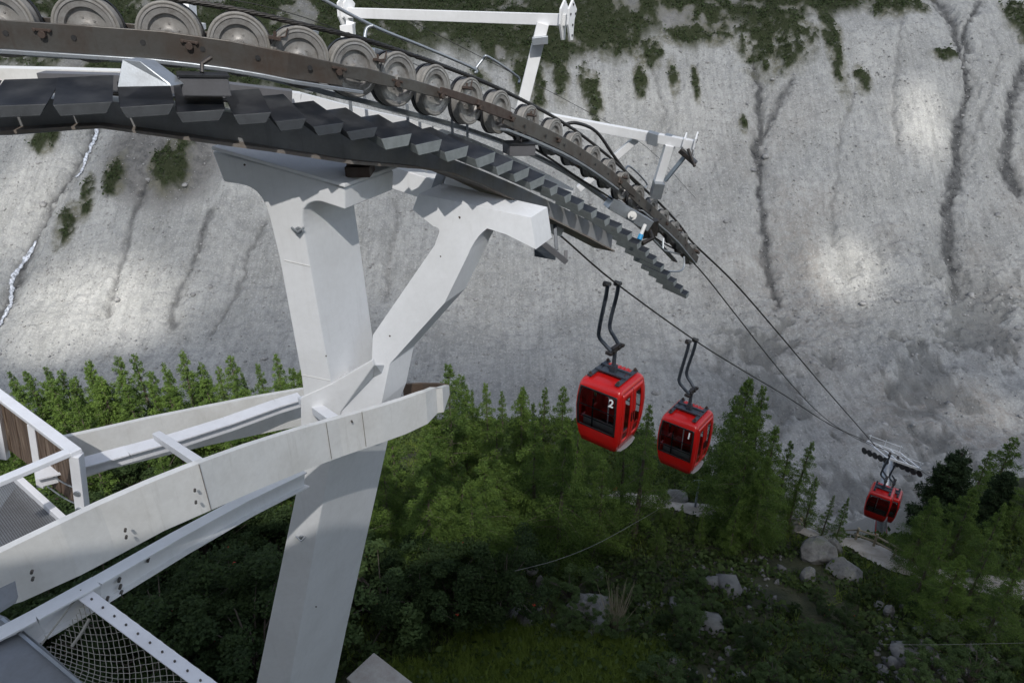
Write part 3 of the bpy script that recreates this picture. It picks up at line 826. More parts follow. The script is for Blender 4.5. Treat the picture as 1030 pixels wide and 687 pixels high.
# side beams: boxes following wheel centres on the near side
def side_off(i, a, dz): # point beside wheel position (fractional index)
    k = int(max(0, min(len(WP)-2, math.floor(i)))); f = i-k
    p = WP[k].lerp(WP[k+1], f); t = (WP[k+1]-WP[k]).normalized(); ax = t.cross(Z).normalized()
    if ax.dot(p) > 0: ax = -ax
    up = ax.cross(t).normalized();
    if up.z < 0: up = -up
    return p+ax*a+up*dz, t, ax, up
def plate(name, i0, i1, h, th, a, dz, mat, ext=.0, n=None):
    bm = bmesh.new()
    n = n or max(1, int(math.ceil((i1-i0)*2)))
    P0 = [side_off(i0+(i1-i0)*k/n, a, dz) for k in range(n+1)]
    if i0 < 0:
        k0 = WP[0]-(WP[1]-WP[0])*(-i0)
    ring_ = []
    for k, (p, t, ax, up) in enumerate(P0):
        if k == 0: p = p-t*ext
        if k == n: p = p+t*ext
        hh = h*(1 if 0 < k < n else .86)
        ring_.append([bm.verts.new(p+ax*sx*th/2+up*sz*hh/2) for sx, sz in ((-1, -1), (1, -1), (1, 1), (-1, 1))])
    for u, w in zip(ring_, ring_[1:]):
        for k in range(4): bm.faces.new((u[k], u[(k+1) % 4], w[(k+1) % 4], w[k]))
    bm.faces.new(ring_[0]); bm.faces.new(ring_[-1][::-1])
    return link(name, bm, mat, ass, bevel=.006)
WPfirst = WP[0]-(WP[1]-WP[0])
WP.insert(0, WPfirst)     # one more position off frame to carry the beam on
plate('side_beam', 0.2, 5.72, .215, .03, .14, -.075, 'rust', n=6)
plate('side_beam', 10.0, 15.4, .19, .03, .13, -.06, 'rust', .05, n=10)
plate('side_beam', 16.3, 22.2, .19, .03, .13, -.05, 'rust', .05, n=10)
plate('link_plate', 5.70, 6.75, .12, .025, .155, -.04, 'rust')
plate('link_plate', 6.85, 7.9, .11, .025, .145, -.03, 'rust')
plate('link_plate', 8.0, 9.2, .085, .03, .13, 0, 'rust2', .03)
plate('link_plate', 9.05, 10.1, .12, .025, .145, -.02, 'rust2', .03)
plate('link_plate', 15.35, 16.4, .14, .03, .15, -.02, 'rust', .04)
for a, b in ((.2, 6.0), (9.5, 15.3), (16.6, 22.0)):
    plate('lower_rail', a+.45, b, .035, .10, .15, -.20, 'galv', .0, n=10)
    plate('far_beam', a, b, .20, .03, -.17, -.05, 'rust', 0, n=10)
# bolts, pins and brackets on the near beams
bm = bmesh.new()
for i in (1.12, 1.9, 2.7, 3.5, 4.3, 5.1, 10.6, 11.4, 12.2, 13, 13.8, 14.6, 16.8, 17.6, 18.4, 19.2, 20, 20.8, 21.6):
    p, t, ax, up = side_off(i, .156, -.065); bm = bmesh.new(); disc(bm, p, ax, .022, .006, 14); link('beam_hole', bm, 'rubber', ass)
for i in (1.55, 3.32, 5.62, 6.8, 7.95, 9.05, 10.15, 11.9, 15.4, 18.9):
    bm = bmesh.new(); p, t, ax, up = side_off(i, .165, -.055)
    disc(bm, p, ax, .028, .045, 14)
    for s in (-1, 1): disc(bm, p+t*.055*s+up*.03, ax, .012, .03, 6)
    box(bm, p+up*.035, t*.07, ax*.005, up*.010)
    link('pivot_pin', bm, 'rust2', ass, bevel=.002)
for i in (4.55, 6.4, 8.75, 10.9, 15.8, 20.2):
    bm = bmesh.new(); p, t, ax, up = side_off(i, .08, .12)
    box(bm, p, t*.05, ax*.06, up*.012); tube(bm, [p, p+up*.03+t*.09, p+up*.10+t*.10], .008, 6); disc(bm, p+up*.03, up, .014, .05, 6)
    link('rope_catcher', bm, 'rust2', ass)
for i in (5.2, 6.9, 8.4, 9.6):
    bm = bmesh.new(); p, t, ax, up = side_off(i, -.2, .23); box(bm, p, t*.11, ax*.04, up*.022); tube(bm, [p, p-up*.3], .012, 6)
    link('guide_shoe', bm, 'galv', ass, bevel=.004)
# end shackle, brownish red
bm = bmesh.new(); p, t, ax, up = side_off(22.1, .10, .12); box(bm, p, t*.1, ax*.05, up*.03); link('end_bracket', bm, 'rust2', ass, bevel=.004)
# inner beam deeper between the wheels
plate('inner_beam', .3, 22.0, .05, .12, -.34, -.26, 'galv', 0, n=30)

# ropes
def rope(name, label, pts, r, k=6, cat='cable', twist=True):
    bm = bmesh.new(); pp = catmull(pts, k)
    tube(bm, pp, r, 8)
    o = link(name, bm, 'rope', None, smooth=True); return tag(o, label, cat)
top = []
for i in range(0, len(WP), 1):
    p, t, ax, up = side_off(min(i, 20.999+1), 0, 0)
    p = WP[i]; top.append(p+up*(RW+.012))
tail = [P(740, 286, 20.5), P(781, 333, 26), P(825, 385, 33), P(860, 425, 40), P(880, 448, 44)]
strands = catmull(top+tail, 6)
def stranded(name, label, pts, r, ns=6, lay=.34):
    """rope as twisted strands"""
    pts = [Vector(p) for p in pts]; bm = bmesh.new()
    fine = [pts[0]]; 
    for a, b in zip(pts, pts[1:]):
        m = max(1, int((b-a).length/.05)) if b.y < 11 else max(1, int((b-a).length/.6))
        for k in range(1, m+1): fine.append(a.lerp(b, k/m))
    near_ = [p for p in fine if p.y < 11]; far_ = [p for p in fine if p.y >= 10.9]
    acc = 0; L = [0]
    for a, b in zip(near_, near_[1:]): acc += (b-a).length; L.append(acc)
    for s in range(ns):
        q = []
        for i, p in enumerate(near_):
            t = (near_[min(i+1, len(near_)-1)]-near_[max(i-1, 0)]).normalized(); u = t.cross(Z).normalized(); w = u.cross(t)
            a = 2*math.pi*(L[i]/lay+s/ns); q.append(p+(u*math.cos(a)+w*math.sin(a))*r*.62)
        tube(bm, q, r*.42, 5)
    tube(bm, far_, r, 8)
    return tag(link(name, bm, 'rope', None, smooth=True), label, 'cable')
stranded('haul_rope', 'thick twisted black steel rope lying over the tops of the wheels', strands, .026)
low = [P(440, 96, 7.9), P(533, 147, 9.6), P(580, 178, 11.5), P(623, 206, 13.3), P(660, 240, 15.6), P(697, 264, 17.3), P(738, 314, 20.5), P(770, 355, 24), P(800, 391, 29), P(828, 419, 35), P(854, 437, 40), P(879, 449, 44.2)]
rope('return_rope', 'thinner rope leaving the underside of the last wheel towards the valley', low, .018)
left = [P(470, 185, 12.3), P(548, 225, 14.6), P(617, 283, 18.0), P(697, 341, 22.5), P(743, 370, 26), P(790, 398, 31), P(835, 427, 37.5), P(870, 443, 42.5), P(881, 449, 44.3)]
rope('carrying_rope', 'rope carrying the two nearest red gondola cabins', left, .024)
link_to = [P(881, 449, 44.3), P(897, 455, 45.2), P(915, 466, 47), P(960, 495, 55), P(1010, 525, 64)]
rope('valley_rope', 'rope running on past the small valley pylon above the red cabins', link_to, .024)
rope('signal_wire', 'hair thin wire crossing in front of the upper moraine', [P(350, -12, 13), P(430, 30, 14.5), P(500, 66, 16), P(575, 104, 18.5), P(650, 148, 22), P(700, 200, 27)], .007)
rope('spare_wire', 'hair thin wire running just above the wheel train', [P(100, -15, 10), P(280, 10, 11), P(420, 66, 13), P(560, 130, 16)], .006)

# ================================================================ walkway of treads and its girder
WK = [(-40, 95, 4.95), (25, 92, 5.05), (85, 90, 5.15), (146, 93, 5.35), (200, 98, 5.5), (248, 102, 5.65), (281, 108, 5.8), (315, 114, 6.0), (348, 120, 6.25), (382, 127, 6.5), (413, 133, 6.8), (440, 140, 7.1), (465, 147, 7.5), (485, 155, 7.9), (503, 163, 8.3), (520, 171, 8.7), (537, 180, 9.15), (552, 188, 9.6), (566, 196, 10.1), (580, 205, 10.6), (594, 213, 11.15), (607, 221, 11.7), (618, 229, 12.25), (628, 238, 12.8), (637, 246, 13.4), (645, 254, 13.95), (653, 262, 14.5), (660, 270, 15.1), (667, 277, 15.7), (674, 284, 16.3), (680, 290, 16.9)]
walk = thing('stepped_catwalk', 'curved catwalk of overlapping dark perforated treads below the wheels', 'catwalk', P(440, 140, 7.1))
KP = [P(*w) for w in WK]
for i, p in enumerate(KP):
    t = KP[min(i+1, len(KP)-1)]-KP[max(i-1, 0)]; sp = Vector((t.x, t.y, 0)).length/(2 if 0 < i < len(KP)-1 else 1)
    t.z = 0; t.normalize(); s = t.cross(Z).normalized()      # s to the camera side / right
    if s.dot(p) > 0: s = -s
    bm = bmesh.new(); uvl = bm.loops.layers.uv.new('UVMap')
    L = max(.24, sp*.98) if i < 16 else .26; W = .27 if i < 12 else .31
    tilt = Z*.0
    # folded tread: sloping flanks, plate on top
    top4 = [p+t*L/2*a+s*W*b+Z*.0 for a, b in ((-1, -1), (1, -1), (1, 1), (-1, 1))]
    vt = [bm.verts.new(v) for v in top4]
    vb = [bm.verts.new(v-Z*(.075 if i < 9 else .10)+(t*(-.06 if a > 0 else .03))+s*(.035 if b > 0 else .0)) for v, (a, b) in zip(top4, ((-1, -1), (1, -1), (1, 1), (-1, 1)))]
    ft = bm.faces.new(vt); bm.faces.new(vb[::-1])
    for k in range(4):
        f = bm.faces.new((vt[k], vb[k], vb[(k+1) % 4], vt[(k+1) % 4])); f.material_index = 1
    for l in ft.loops:
        q = l.vert.co-p; l[uvl].uv = (q.dot(t), q.dot(s))
    bmesh.ops.rotate(bm, cent=p, matrix=Matrix.Rotation(R((13 if t.cross(s).z < 0 else -13)+random.uniform(-1.5, 1.5)), 3, t), verts=bm.verts)
    link('tread', bm, ['treadtop', 'treadshade' if i < 9 else 'treadlit'], walk, bevel=.006)
# girder beneath: deep dark box with a cream bottom flange
GT = [(-60, 100, 133, 5.2), (0, 99, 132, 5.25), (60, 100, 128, 5.3), (100, 102, 126, 5.35), (160, 106, 134, 5.5), (210, 110, 141, 5.65), (280, 122, 151, 5.95), (350, 132, 162, 6.4), (420, 148, 168, 7.1), (454, 160, 174, 7.55), (480, 170, 184, 8.0), (520, 187, 203, 8.8), (560, 206, 223, 9.9), (592, 222, 239, 11.0), (616, 237, 252, 12.0)]
gird = thing('track_girder', 'long dark curved box girder carrying the catwalk over both pylon heads', 'girder', P(350, 148, 6.4))
def girder(name, tab, mat, y0f, y1f, th, off):
    bm = bmesh.new(); rows = []
    for j, (x, a, b, d) in enumerate(tab):
        p0 = P(x, a+(b-a)*y0f, d); h = (b-a)*(y1f-y0f)/F*d/CP*.97
        rows.append([p0, p0-Z*h])
    src = list(rows)
    for i, (a, b) in enumerate(src):
        t = src[min(i+1, len(src)-1)][0]-src[max(i-1, 0)][0]; t.z = 0; t.normalize(); n_ = Vector((-t.y, t.x, 0))
        if n_.dot(a) < 0: n_ = -n_
        rows[i] = (a, b, n_)
    V = [[bm.verts.new(q) for q in (a-n_*off, b-n_*off, b+n_*(th-off), a+n_*(th-off))] for a, b, n_ in rows]
    for a, b in zip(V, V[1:]):
        for k in range(4): bm.faces.new((a[k], a[(k+1) % 4], b[(k+1) % 4], b[k]))
    bm.faces.new(V[0]); bm.faces.new(V[-1][::-1]); return link(name, bm, mat, gird)
girder('web', GT, 'girder', 0, 1, .30, 0)
girder('bottom_flange', GT, 'flange', .97, 1.07, .40, .05)
# far girder: white, sunlit, seen between wheels and treads
fg = thing('far_girder', 'white girder behind the treads seen between wheels and catwalk', 'girder', P(420, 120, 8.4))
bm = bmesh.new()
pts = [(-40, 68, 6.8), (60, 70, 6.9), (130, 72, 7.0), (200, 76, 7.15), (300, 88, 7.5), (352, 102, 7.8), (410, 115, 8.2), (460, 131, 8.7), (500, 148, 9.4), (540, 168, 10.4), (572, 186, 11.4)]
for a, b in zip(pts[:2], pts[1:3]): beam(bm, P(*a)-Z*.09, P(*b)-Z*.09, .22, .2, ext=.004)
link('upper_box', bm, 'white_worn', fg)
bm = bmesh.new()
for a, b in zip(pts[3:], pts[4:]): beam(bm, P(*a)-Z*.12, P(*b)-Z*.12, .16, .13, ext=.004)
link('upper_box', bm, 'white', fg)
bm = bmesh.new()
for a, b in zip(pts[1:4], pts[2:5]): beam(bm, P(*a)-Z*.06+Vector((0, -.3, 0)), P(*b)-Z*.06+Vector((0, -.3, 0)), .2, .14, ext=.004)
link('dark_rail', bm, 'deck2', fg)  # dark steel box rail under the wheel beams
bm = bmesh.new()
for a, b in zip(pts, pts[1:]): beam(bm, P(*a)-Z*.205+Vector((0, -.05, 0)), P(*b)-Z*.205+Vector((0, -.05, 0)), .3, .02, ext=.004)
link('bottom_flange', bm, 'rust', fg)
for x, y in ((352, 101), (410, 116), (422, 106), (366, 90), (470, 128), (455, 130)):
    d = lerp_tab([(r[0], r[2]) for r in pts], x)[0]-.35; bm = bmesh.new(); c = P(x, y, d); beam(bm, c-Z*.12, c+Z*.12, .04, .03, up=Vector((1, 0, 0))); link('short_stud', bm, 'galv', fg)
bm = bmesh.new()
for a, b in (((372, 168, 8.2), (445, 192, 8.4)), ((440, 172, 8.6), (516, 200, 9.4)), ((436, 178, 8.5), (560, 228, 10.6))):
    beam(bm, P(*a), P(*b), .30, .26)
link('lower_box', bm, 'white', fg, bevel=.008)
bm = bmesh.new(); beam(bm, P(444, 176, 8.1), P(437, 196, 8.1), .12, .1, up=Vector((1, 0, 0))); link('stiffener', bm, 'galv', fg)
# small machinery and brackets sitting on the catwalk
bm = bmesh.new()
a = P(120, 66, 5.0); prism(bm, [P(118, 88, 5.1), P(123, 60, 5.1), P(141, 62, 5.1), P(171, 84, 5.15), P(172, 87, 5.15)], Vector((.05, .12, 0)))
tag(link('gusset_bracket', bm, 'galv', None, bevel=.004), 'triangular galvanised bracket standing on the left end of the catwalk', 'bracket')
def gear(px, py, d, label):
    e = thing('catwalk_box', label, 'box', P(px, py, d))
    c = P(px, py, d); bm = bmesh.new(); box(bm, c, (.17, .05, -.01), (-.05, .11, 0), (0, 0, .07)); link('case', bm, 'deck2', e, bevel=.01)
    bm = bmesh.new(); box(bm, c+Z*.08, (.18, .055, -.01), (-.055, .12, 0), (0, 0, .008)); link('cover', bm, 'treadtop', e)
    bm = bmesh.new(); tube(bm, [c+Vector((.02, -.05, .1)), c+Vector((.02, -.02, .16)), c+Vector((.08, .03, .2))], .018, 8); link('handle', bm, 'joint', e)
gear(206, 86, 5.4, 'dark riveted steel box on the catwalk under the left wheels')
gear(522, 150, 9.0, 'dark machinery box beneath the middle of the wheel train')
e = thing('brake_actuator', 'grey cylinder with a blue fitting beside the last treads', 'actuator', P(632, 218, 13.2))
bm = bmesh.new(); c = P(632, 218, 13.2); beam(bm, P(612, 203, 13), P(652, 226, 13.4), .28, .22); link('base', bm, 'galv', e, bevel=.01)
bm = bmesh.new(); disc(bm, P(636, 217, 12.95), P(636, 217, 1), .085, .12, 20); disc(bm, P(636, 217, 12.85), P(636, 217, 1), .035, .06, 12); link('drum', bm, 'white_worn', e)
bm = bmesh.new(); tube(bm, [P(649, 226, 12.6), P(644, 238, 12.6)], .035, 10); link('sleeve', bm, 'white_worn', e)
mb, nt_, bb = newmat('blue_plastic'); bb.inputs['Base Color'].default_value = (.02, .28, .55, 1); M['blue'] = mb
bm = bmesh.new(); tube(bm, [P(645, 236, 12.55), P(643, 241, 12.55)], .045, 10); link('blue_fitting', bm, 'blue', e)
e = thing('lever_bracket', 'black lever linkage hanging between last treads and wheels', 'bracket', P(652, 235, 13.6))
bm = bmesh.new(); tube(bm, [P(640, 210, 13.8), P(650, 222, 13.8), P(656, 240, 13.7), P(646, 245, 13.6)], .05, 8); box(bm, P(654, 230, 13.8), (.16, .1, 0), (0, .1, 0), (0, 0, .16)); link('arm', bm, 'joint', e)
bm = bmesh.new(); tube(bm, catmull([P(688, 258, 16.6), P(688, 268, 16.6), P(683, 273, 16.5), P(670, 273, 16.2)], 6), .022, 6); tube(bm, [P(656, 240, 14), P(668, 252, 15), P(684, 256, 16.5)], .02, 6); tube(bm, [P(667, 240, 15), P(667, 252, 15)], .02, 6); link('guard_loop', bm, 'galv', e)
for pp_, lb in (([(300, -14, 7.6), (372, 25, 8.2), (425, 47, 9.0), (476, 69, 9.9), (478, 74, 9.9)], 'long grey pipe handrail above the wheel train'), ([(370, 52, 8.2), (367, 40, 8.2), (369, 29, 8.2), (376, 26, 8.2)], 'short bent pipe post holding the long handrail'), ([(478, 70, 10), (486, 60, 10), (492, 58, 10), (520, 77, 11), (522, 84, 11)], 'short bent pipe guard right of the long handrail'), ([(628, 172, 14), (634, 168, 14.2), (650, 184, 15.5), (648, 190, 15.5)], 'bent pipe guard beside the lower wheels')):
    bm = bmesh.new(); tube(bm, catmull([P(*q) for q in pp_], 6), .02, 8); o = link('pipe_handrail', bm, 'galv', None, smooth=True); tag(o, lb, 'handrail')
bm = bmesh.new(); tube(bm, catmull([P(566, 126, 12), P(580, 124, 12), P(600, 133, 12.5), P(618, 158, 13), P(632, 176, 13.5), P(645, 190, 14)], 6), .03, 8); tag(link('power_cable', bm, 'rubber', None, smooth=True), 'thick black hose curving down behind the lower wheels', 'hose')

# ================================================================ white gantries
def gantry(name, label, loc): return thing(name, label, 'gantry', loc)
g1 = gantry('rope_gantry', 'white square tube portal frame standing over the wheel train', P(460, 18, 10.3))
a = P(345, 13, 11.2); b = P(574, 20.5, 9.6)
bm = bmesh.new(); beam(bm, a, b, .15, .15); link('cross_beam', bm, 'white', g1, bevel=.006)
ax = (b-a).normalized(); px_ = ax.cross(Z).normalized()
def endplate(par, c, w, h):
    bm = bmesh.new(); up = px_.cross(ax).normalized()
    if up.z < 0: up = -up
    pts = [(-w*.5, h*.25), (0, h*.5), (w*.45, h*.28), (w*.5, -h*.1), (w*.15, -h*.5), (-w*.15, -h*.5), (-w*.25, 0)]
    prism(bm, [c+px_*x+up*y for x, y in pts], ax*.03)
    o = link('end_plate', bm, 'white', par, bevel=.003)
    bm = bmesh.new()
    for x, y in ((0, .38), (-.3, .15), (0, -.38), (.28, .15), (0, -.12)): disc(bm, c+px_*x*w+up*y*h+ax*.03*(1 if c == b else 0), ax, .016, .02, 8)
    link('bolt_hole', bm, 'rubber', o)
for c in (a, a+ax*.12, b, b-ax*.12): endplate(g1, c, .30, .52)
bm = bmesh.new(); beam(bm, P(546, 24, 9.7), P(524, 112, 10.2), .17, .17, up=Vector((1, 0, 0))); link('post', bm, 'white', g1, bevel=.006)
bm = bmesh.new(); beam(bm, P(353, 22, 11.0), P(348, 70, 11.3), .13, .13, up=Vector((1, 0, 0))); link('post', bm, 'white', g1, bevel=.006)
bm = bmesh.new(); c = P(543, 41, 9.66); box(bm, c, (.11, 0, .01), (0, .11, 0), (0, 0, .05)); link('clamp', bm, 'galv', g1, bevel=.004)
bm = bmesh.new(); c = P(350, 32, 10.9); box(bm, c, (.10, 0, .01), (0, .11, 0), (0, 0, .10)); link('clamp', bm, 'white', g1, bevel=.004)
e = thing('mast_stub', 'white upright box section behind the left wheels', 'mast', P(189, 20, 7.5))
bm = bmesh.new(); beam(bm, P(186, -14, 7.5), P(189, 30, 7.5), .20, .14, up=Vector((1, 0, 0))); link('tube', bm, 'white', e, bevel=.005)
bm = bmesh.new(); beam(bm, P(190, 25, 7.4), P(205, 27, 7.4), .1, .06); link('foot_plate', bm, 'white', e)
g2 = gantry('rope_gantry', 'white lower gantry with diagonal brace reaching out past the lower wheels', P(640, 140, 13.6))
a = P(548, 118, 13.6); b = P(698, 146, 12.9)
bm = bmesh.new(); beam(bm, a, b, .16, .17); link('cross_beam', bm, 'white', g2, bevel=.006)
bm = bmesh.new(); beam(bm, P(640, 140, 13.3), P(582, 190, 13.8), .13, .13); link('brace', bm, 'white', g2, bevel=.006)
bm = bmesh.new(); beam(bm, P(673, 146, 13.0), P(659, 192, 13.5), .16, .16, up=Vector((1, 0, 0))); link('post', bm, 'white', g2, bevel=.006)
bm = bmesh.new(); beam(bm, P(663, 183, 13.3), P(659, 198, 13.5), .22, .2, up=Vector((1, 0, 0))); link('post_sleeve', bm, 'galv', g2, bevel=.004)
for x in (657, 674):
    bm = bmesh.new(); c = P(x, 139.5+(x-657)*.16, 13.05); box(bm, c, (.09, -.04, -.02), (.04, .10, 0), (0, 0, .11)); link('clamp', bm, 'galv', g2, bevel=.004)
ax = (b-a).normalized(); px_ = ax.cross(Z).normalized()
endplate(g2, b, .34, .5); endplate(g2, b-ax*.2, .34, .4)
bm = bmesh.new(); beam(bm, P(669, 182, 13.4), P(690, 156, 12.9), .07, .07); link('strut', bm, 'pole', g2, bevel=.003)
bm = bmesh.new(); beam(bm, P(684, 151, 12.9), P(700, 165, 12.9), .16, .08); tube(bm, [P(692, 150, 12.8), P(699, 168, 12.8)], .03, 8); link('roller_bracket', bm, 'joint', g2, bevel=.004)
# left rope support bracket at the tip of the right pylon head
e = thing('rope_bracket', 'dark steel bracket hanging from the tip of the right pylon head', 'bracket', P(555, 245, 9.8))
bm = bmesh.new(); beam(bm, P(540, 240, 9.6), P(569, 263, 9.9), .10, .08); beam(bm, P(569, 264, 9.9), P(569, 252, 9.9), .06, .05, up=Vector((1, 0, 0))); link('arm', bm, 'deck2', e, bevel=.004)
bm = bmesh.new(); box(bm, P(548, 254, 10.2), (.16, .05, -.05), (0, .12, 0), (0, 0, .05)); beam(bm, P(558, 226, 10), P(560, 252, 10), .05, .05, up=Vector((1, 0, 0))); link('shoe', bm, 'hanger', e, bevel=.004)
# ================================================================ gondola cabins
PROF = [  # z from cabin floor, half width, half length
 (0.0, .50, .50), (.06, .56, .57), (.30, .615, .645), (.62, .655, .70), (.70, .66, .71), (1.2, .675, .735), (1.55, .66, .715), (1.84, .63, .665), (1.90, .615, .64), (1.97, .58, .595), (2.005, .48, .49), (2.02, .2, .2), (2.022, .02, .02)]
def prof(z):
    for (a, b) in zip(PROF, PROF[1:]):
        if a[0] <= z <= b[0]:
            t = (z-a[0])/(b[0]-a[0]); return a[1]+(b[1]-a[1])*t, a[2]+(b[2]-a[2])*t
    return PROF[-1][1:]
CRN = .10
def pt(z, side, s, off=0.):
    """point on the shell. side 0 front(-y),1 right(+x),2 back,3 left ; s in -1..1 across the flat part"""
    w, l = prof(z); w = max(w+off, .01); l = max(l+off, .01); c = min(CRN, w*.6, l*.6)
    if side == 0: return Vector((s*(w-c), -l, z))
    if side == 1: return Vector((w, s*(l-c), z))
    if side == 2: return Vector((-s*(w-c), l, z))
    return Vector((-w, -s*(l-c), z))
SS = {0: [-1, -.5, 0, .5, 1], 1: [-1, -.86, -.80, -.12, -.04, .04, .12, .80, .86, 1]}
def around(z, off=0.):
    out = []
    for side in range(4):
        for s in SS[side % 2][:]: out.append(pt(z, side, s, off))
        # corner arc
        w, l = prof(z); w = max(w+off, .01); l = max(l+off, .01); c = min(CRN, w*.6, l*.6)
        cx, cy = [(w-c, -(l-c)), (w-c, l-c), (-(w-c), l-c), (-(w-c), -(l-c))][side]
        for k in (1, 2, 3):
            a = math.radians(-90+side*90+k*22.5); out.append(Vector((cx+c*math.cos(a), cy+c*math.sin(a), z)))
    return out
def shell(zs, skip):
    """skip(side,sm,zm)->True for window openings"""
    bm = bmesh.new(); rings = [[bm.verts.new(p) for p in around(z)] for z in zs]
    tags = []
    for side in range(4):
        s = SS[side % 2]; tags += [(side, (a+b)/2) for a, b in zip(s, s[1:])]+[(side, None)]*4
    n = len(rings[0])
    for (za, a), (zb, b) in zip(zip(zs, rings), zip(zs[1:], rings[1:])):
        for k in range(n):
            sd, sm = tags[k]
            if sm is not None and skip(sd, sm, (za+zb)/2): continue
            if sm is None and False: continue
            bm.faces.new((a[k], a[(k+1) % n], b[(k+1) % n], b[k]))
    bm.faces.new(rings[0][::-1]); return bm
ZW0, ZW1 = .66, 1.80
ZS = [0, .06, .30, .62, .66, .70, .9, 1.05, 1.2, 1.4, 1.55, 1.7, 1.80, 1.84, 1.90, 1.94, 1.97, 2.0, 2.005, 2.02, 2.022]
def skipf(sd, sm, zm):
    if not (ZW0 < zm < ZW1): return False
    if sd in (0, 2): return True
    return .12 < abs(sm) < .80
def panel(name, par, side, s0, s1, z0, z1, off, mat, th=None, n=8, m=6, frame=None):
    bm = bmesh.new()
    V = [[bm.verts.new(pt(z0+(z1-z0)*j/n, side, s0+(s1-s0)*i/m, off)) for i in range(m+1)] for j in range(n+1)]
    for j in range(n):
        for i in range(m):
            if frame:
                fi, fj = frame
                if fi <= i < m-fi and fj <= j < n-fj: continue
            bm.faces.new((V[j][i], V[j][i+1], V[j+1][i+1], V[j+1][i]))
    o = link(name, bm, mat, par, world=False, smooth=True)
    if th: s = o.modifiers.new('t', 'SOLIDIFY'); s.thickness = th; s.offset = -1
    return o
def make_cabin(label, digit):
    c = thing('gondola_cabin', label, 'gondola')
    body = link('body', shell(ZS, skipf), 'red', c, world=False, smooth=True)
    s = body.modifiers.new('t', 'SOLIDIFY'); s.thickness = .035; s.offset = -1
    bv = body.modifiers.new('e', 'EDGE_SPLIT'); bv.split_angle = R(50)
    for side in (0, 2):
        w = panel('window', c, side, -.98, .98, .66, 1.80, .004, 'glass', None, 10, 8)
        panel('window_frame', w, side, -1.03, 1.03, .63, 1.83, .008, 'black', .012, 24, 40, (2, 1))
    for side in (1, 3):
        for s0, s1 in ((-.88, -.02), (.02, .88)):
            d = panel('door', c, side, s0, s1, .16, 1.86, .014, 'red', .03, 17, 20, (5, 2))
            panel('window', d, side, s0+.16, s1-.16, .40, 1.74, .002, 'glass')
            panel('door_seal', d, side, s0-.01, s1+.01, .15, 1.87, .006, 'black', .02, 34, 40, (1, 1))
            bm = bmesh.new(); a = pt(1.0, side, (s1-.06 if s0 < 0 else s0+.06), .03); box(bm, a, (.012, 0, 0), (0, .012, 0), (0, 0, .14)); link('handle', bm, 'black', d, world=False)
    for z in (.92, 1.28):
        bm = bmesh.new()
        for side in (0, 2):
            tube(bm, [pt(z, side, s_, -.035) for s_ in (-1, -.5, 0, .5, 1)], .015, 6)
        link('guard_bar', bm, 'bar', c, world=False)
    bm = bmesh.new(); box(bm, (-.15, -.66, 1.1), (.02, 0, 0), (0, .01, 0), (0, 0, .44)); link('window_mullion', bm, 'bar', c, world=False)
    # benches inside
    for sy in (-1, 1):
        bm = bmesh.new(); box(bm, (0, sy*.42, .50), (.48, 0, 0), (0, .15, 0), (0, 0, .03)); box(bm, (0, sy*.56, .72), (.48, 0, 0), (0, .02, 0), (0, 0, .15))
        link('bench', bm, 'redin' if sy > 0 else 'seat', c, world=False, bevel=.015)
    bm = bmesh.new(); box(bm, (0, 0, .10), (.50, 0, 0), (0, .52, 0), (0, 0, .02)); link('floor_plate', bm, 'deck2', c, world=False)
    bm = bmesh.new(); tube(bm, [(-.1, .1, .12), (-.1, .1, 1.95)], .02, 8); link('grab_pole', bm, 'white', c, world=False)
    # roof
    for k in range(5):
        bm = bmesh.new(); box(bm, (-.30+.12*k, .38, 2.024), (.035, 0, 0), (0, .15, 0), (0, 0, .012)); link('roof_rib', bm, 'red', c, world=False, bevel=.004)
    rf = bmesh.new()
    for x in (-.42, .42): beam(rf, (x, -.5, 2.075), (x, .5, 2.075), .12, .05)
    beam(rf, (-.46, -.13, 2.12), (.46, -.13, 2.12), .07, .05); beam(rf, (-.46, .17, 2.12), (.46, .17, 2.12), .07, .05)
    box(rf, (0, .02, 2.09), (.34, 0, 0), (0, .12, 0), (0, 0, .012))
    rk = link('roof_rack', rf, 'hanger', c, world=False, bevel=.008)
    for x in (-.42, .42):
        for y in (-.44, .44):
            bm = bmesh.new(); disc(bm, (x, y, 2.12), (0, 0, 1), .045, .05, 10); disc(bm, (x, y, 2.15), (0, 0, 1), .02, .05, 6); link('rack_mount', bm, 'rust2', rk, world=False)
    # step boards by the doors
    for sx in (1, -1):
        bm = bmesh.new(); prism(bm, [(sx*.50, -.46, .02), (sx*.63, -.40, .02), (sx*.68, -.15, .02), (sx*.68, .15, .02), (sx*.63, .40, .02), (sx*.50, .46, .02)], Vector((0, 0, .03)))
        link('door_step', bm, 'grey_gear', c, world=False, bevel=.005)
    bm = bmesh.new(); disc(bm, (-.30, -.2, -.06), (0, 0, 1), .06, .10, 12); disc(bm, (.05, .3, -.05), (0, 0, 1), .06, .10, 12); beam(bm, (-.3, -.2, -.05), (.3, -.2, -.05), .06, .05); link('underside_buffer', bm, 'grey_gear', c, world=False)
    # hanger
    bm = bmesh.new(); tube(bm, [(0, .02, 2.08), (0, .02, 2.75)], .055, 10); beam(bm, (0, .02, 2.1), (0, .02, 2.3), .16, .16, up=Vector((1, 0, 0)))
    h = link('stalk', bm, 'hanger', c, world=False, smooth=False)
    bm = bmesh.new()
    box(bm, (0, .02, 2.76), (.06, 0, 0), (0, .30, 0), (0, 0, .045)); box(bm, (0, .02, 2.84), (.05, 0, 0), (0, .18, 0), (0, 0, .03))
    for y in (-.28, -.12, .12, .32): disc(bm, (0, y, 2.78), (1, 0, 0), .05, .18, 10)
    beam(bm, (0, -.25, 2.72), (0, .1, 2.62), .05, .04)
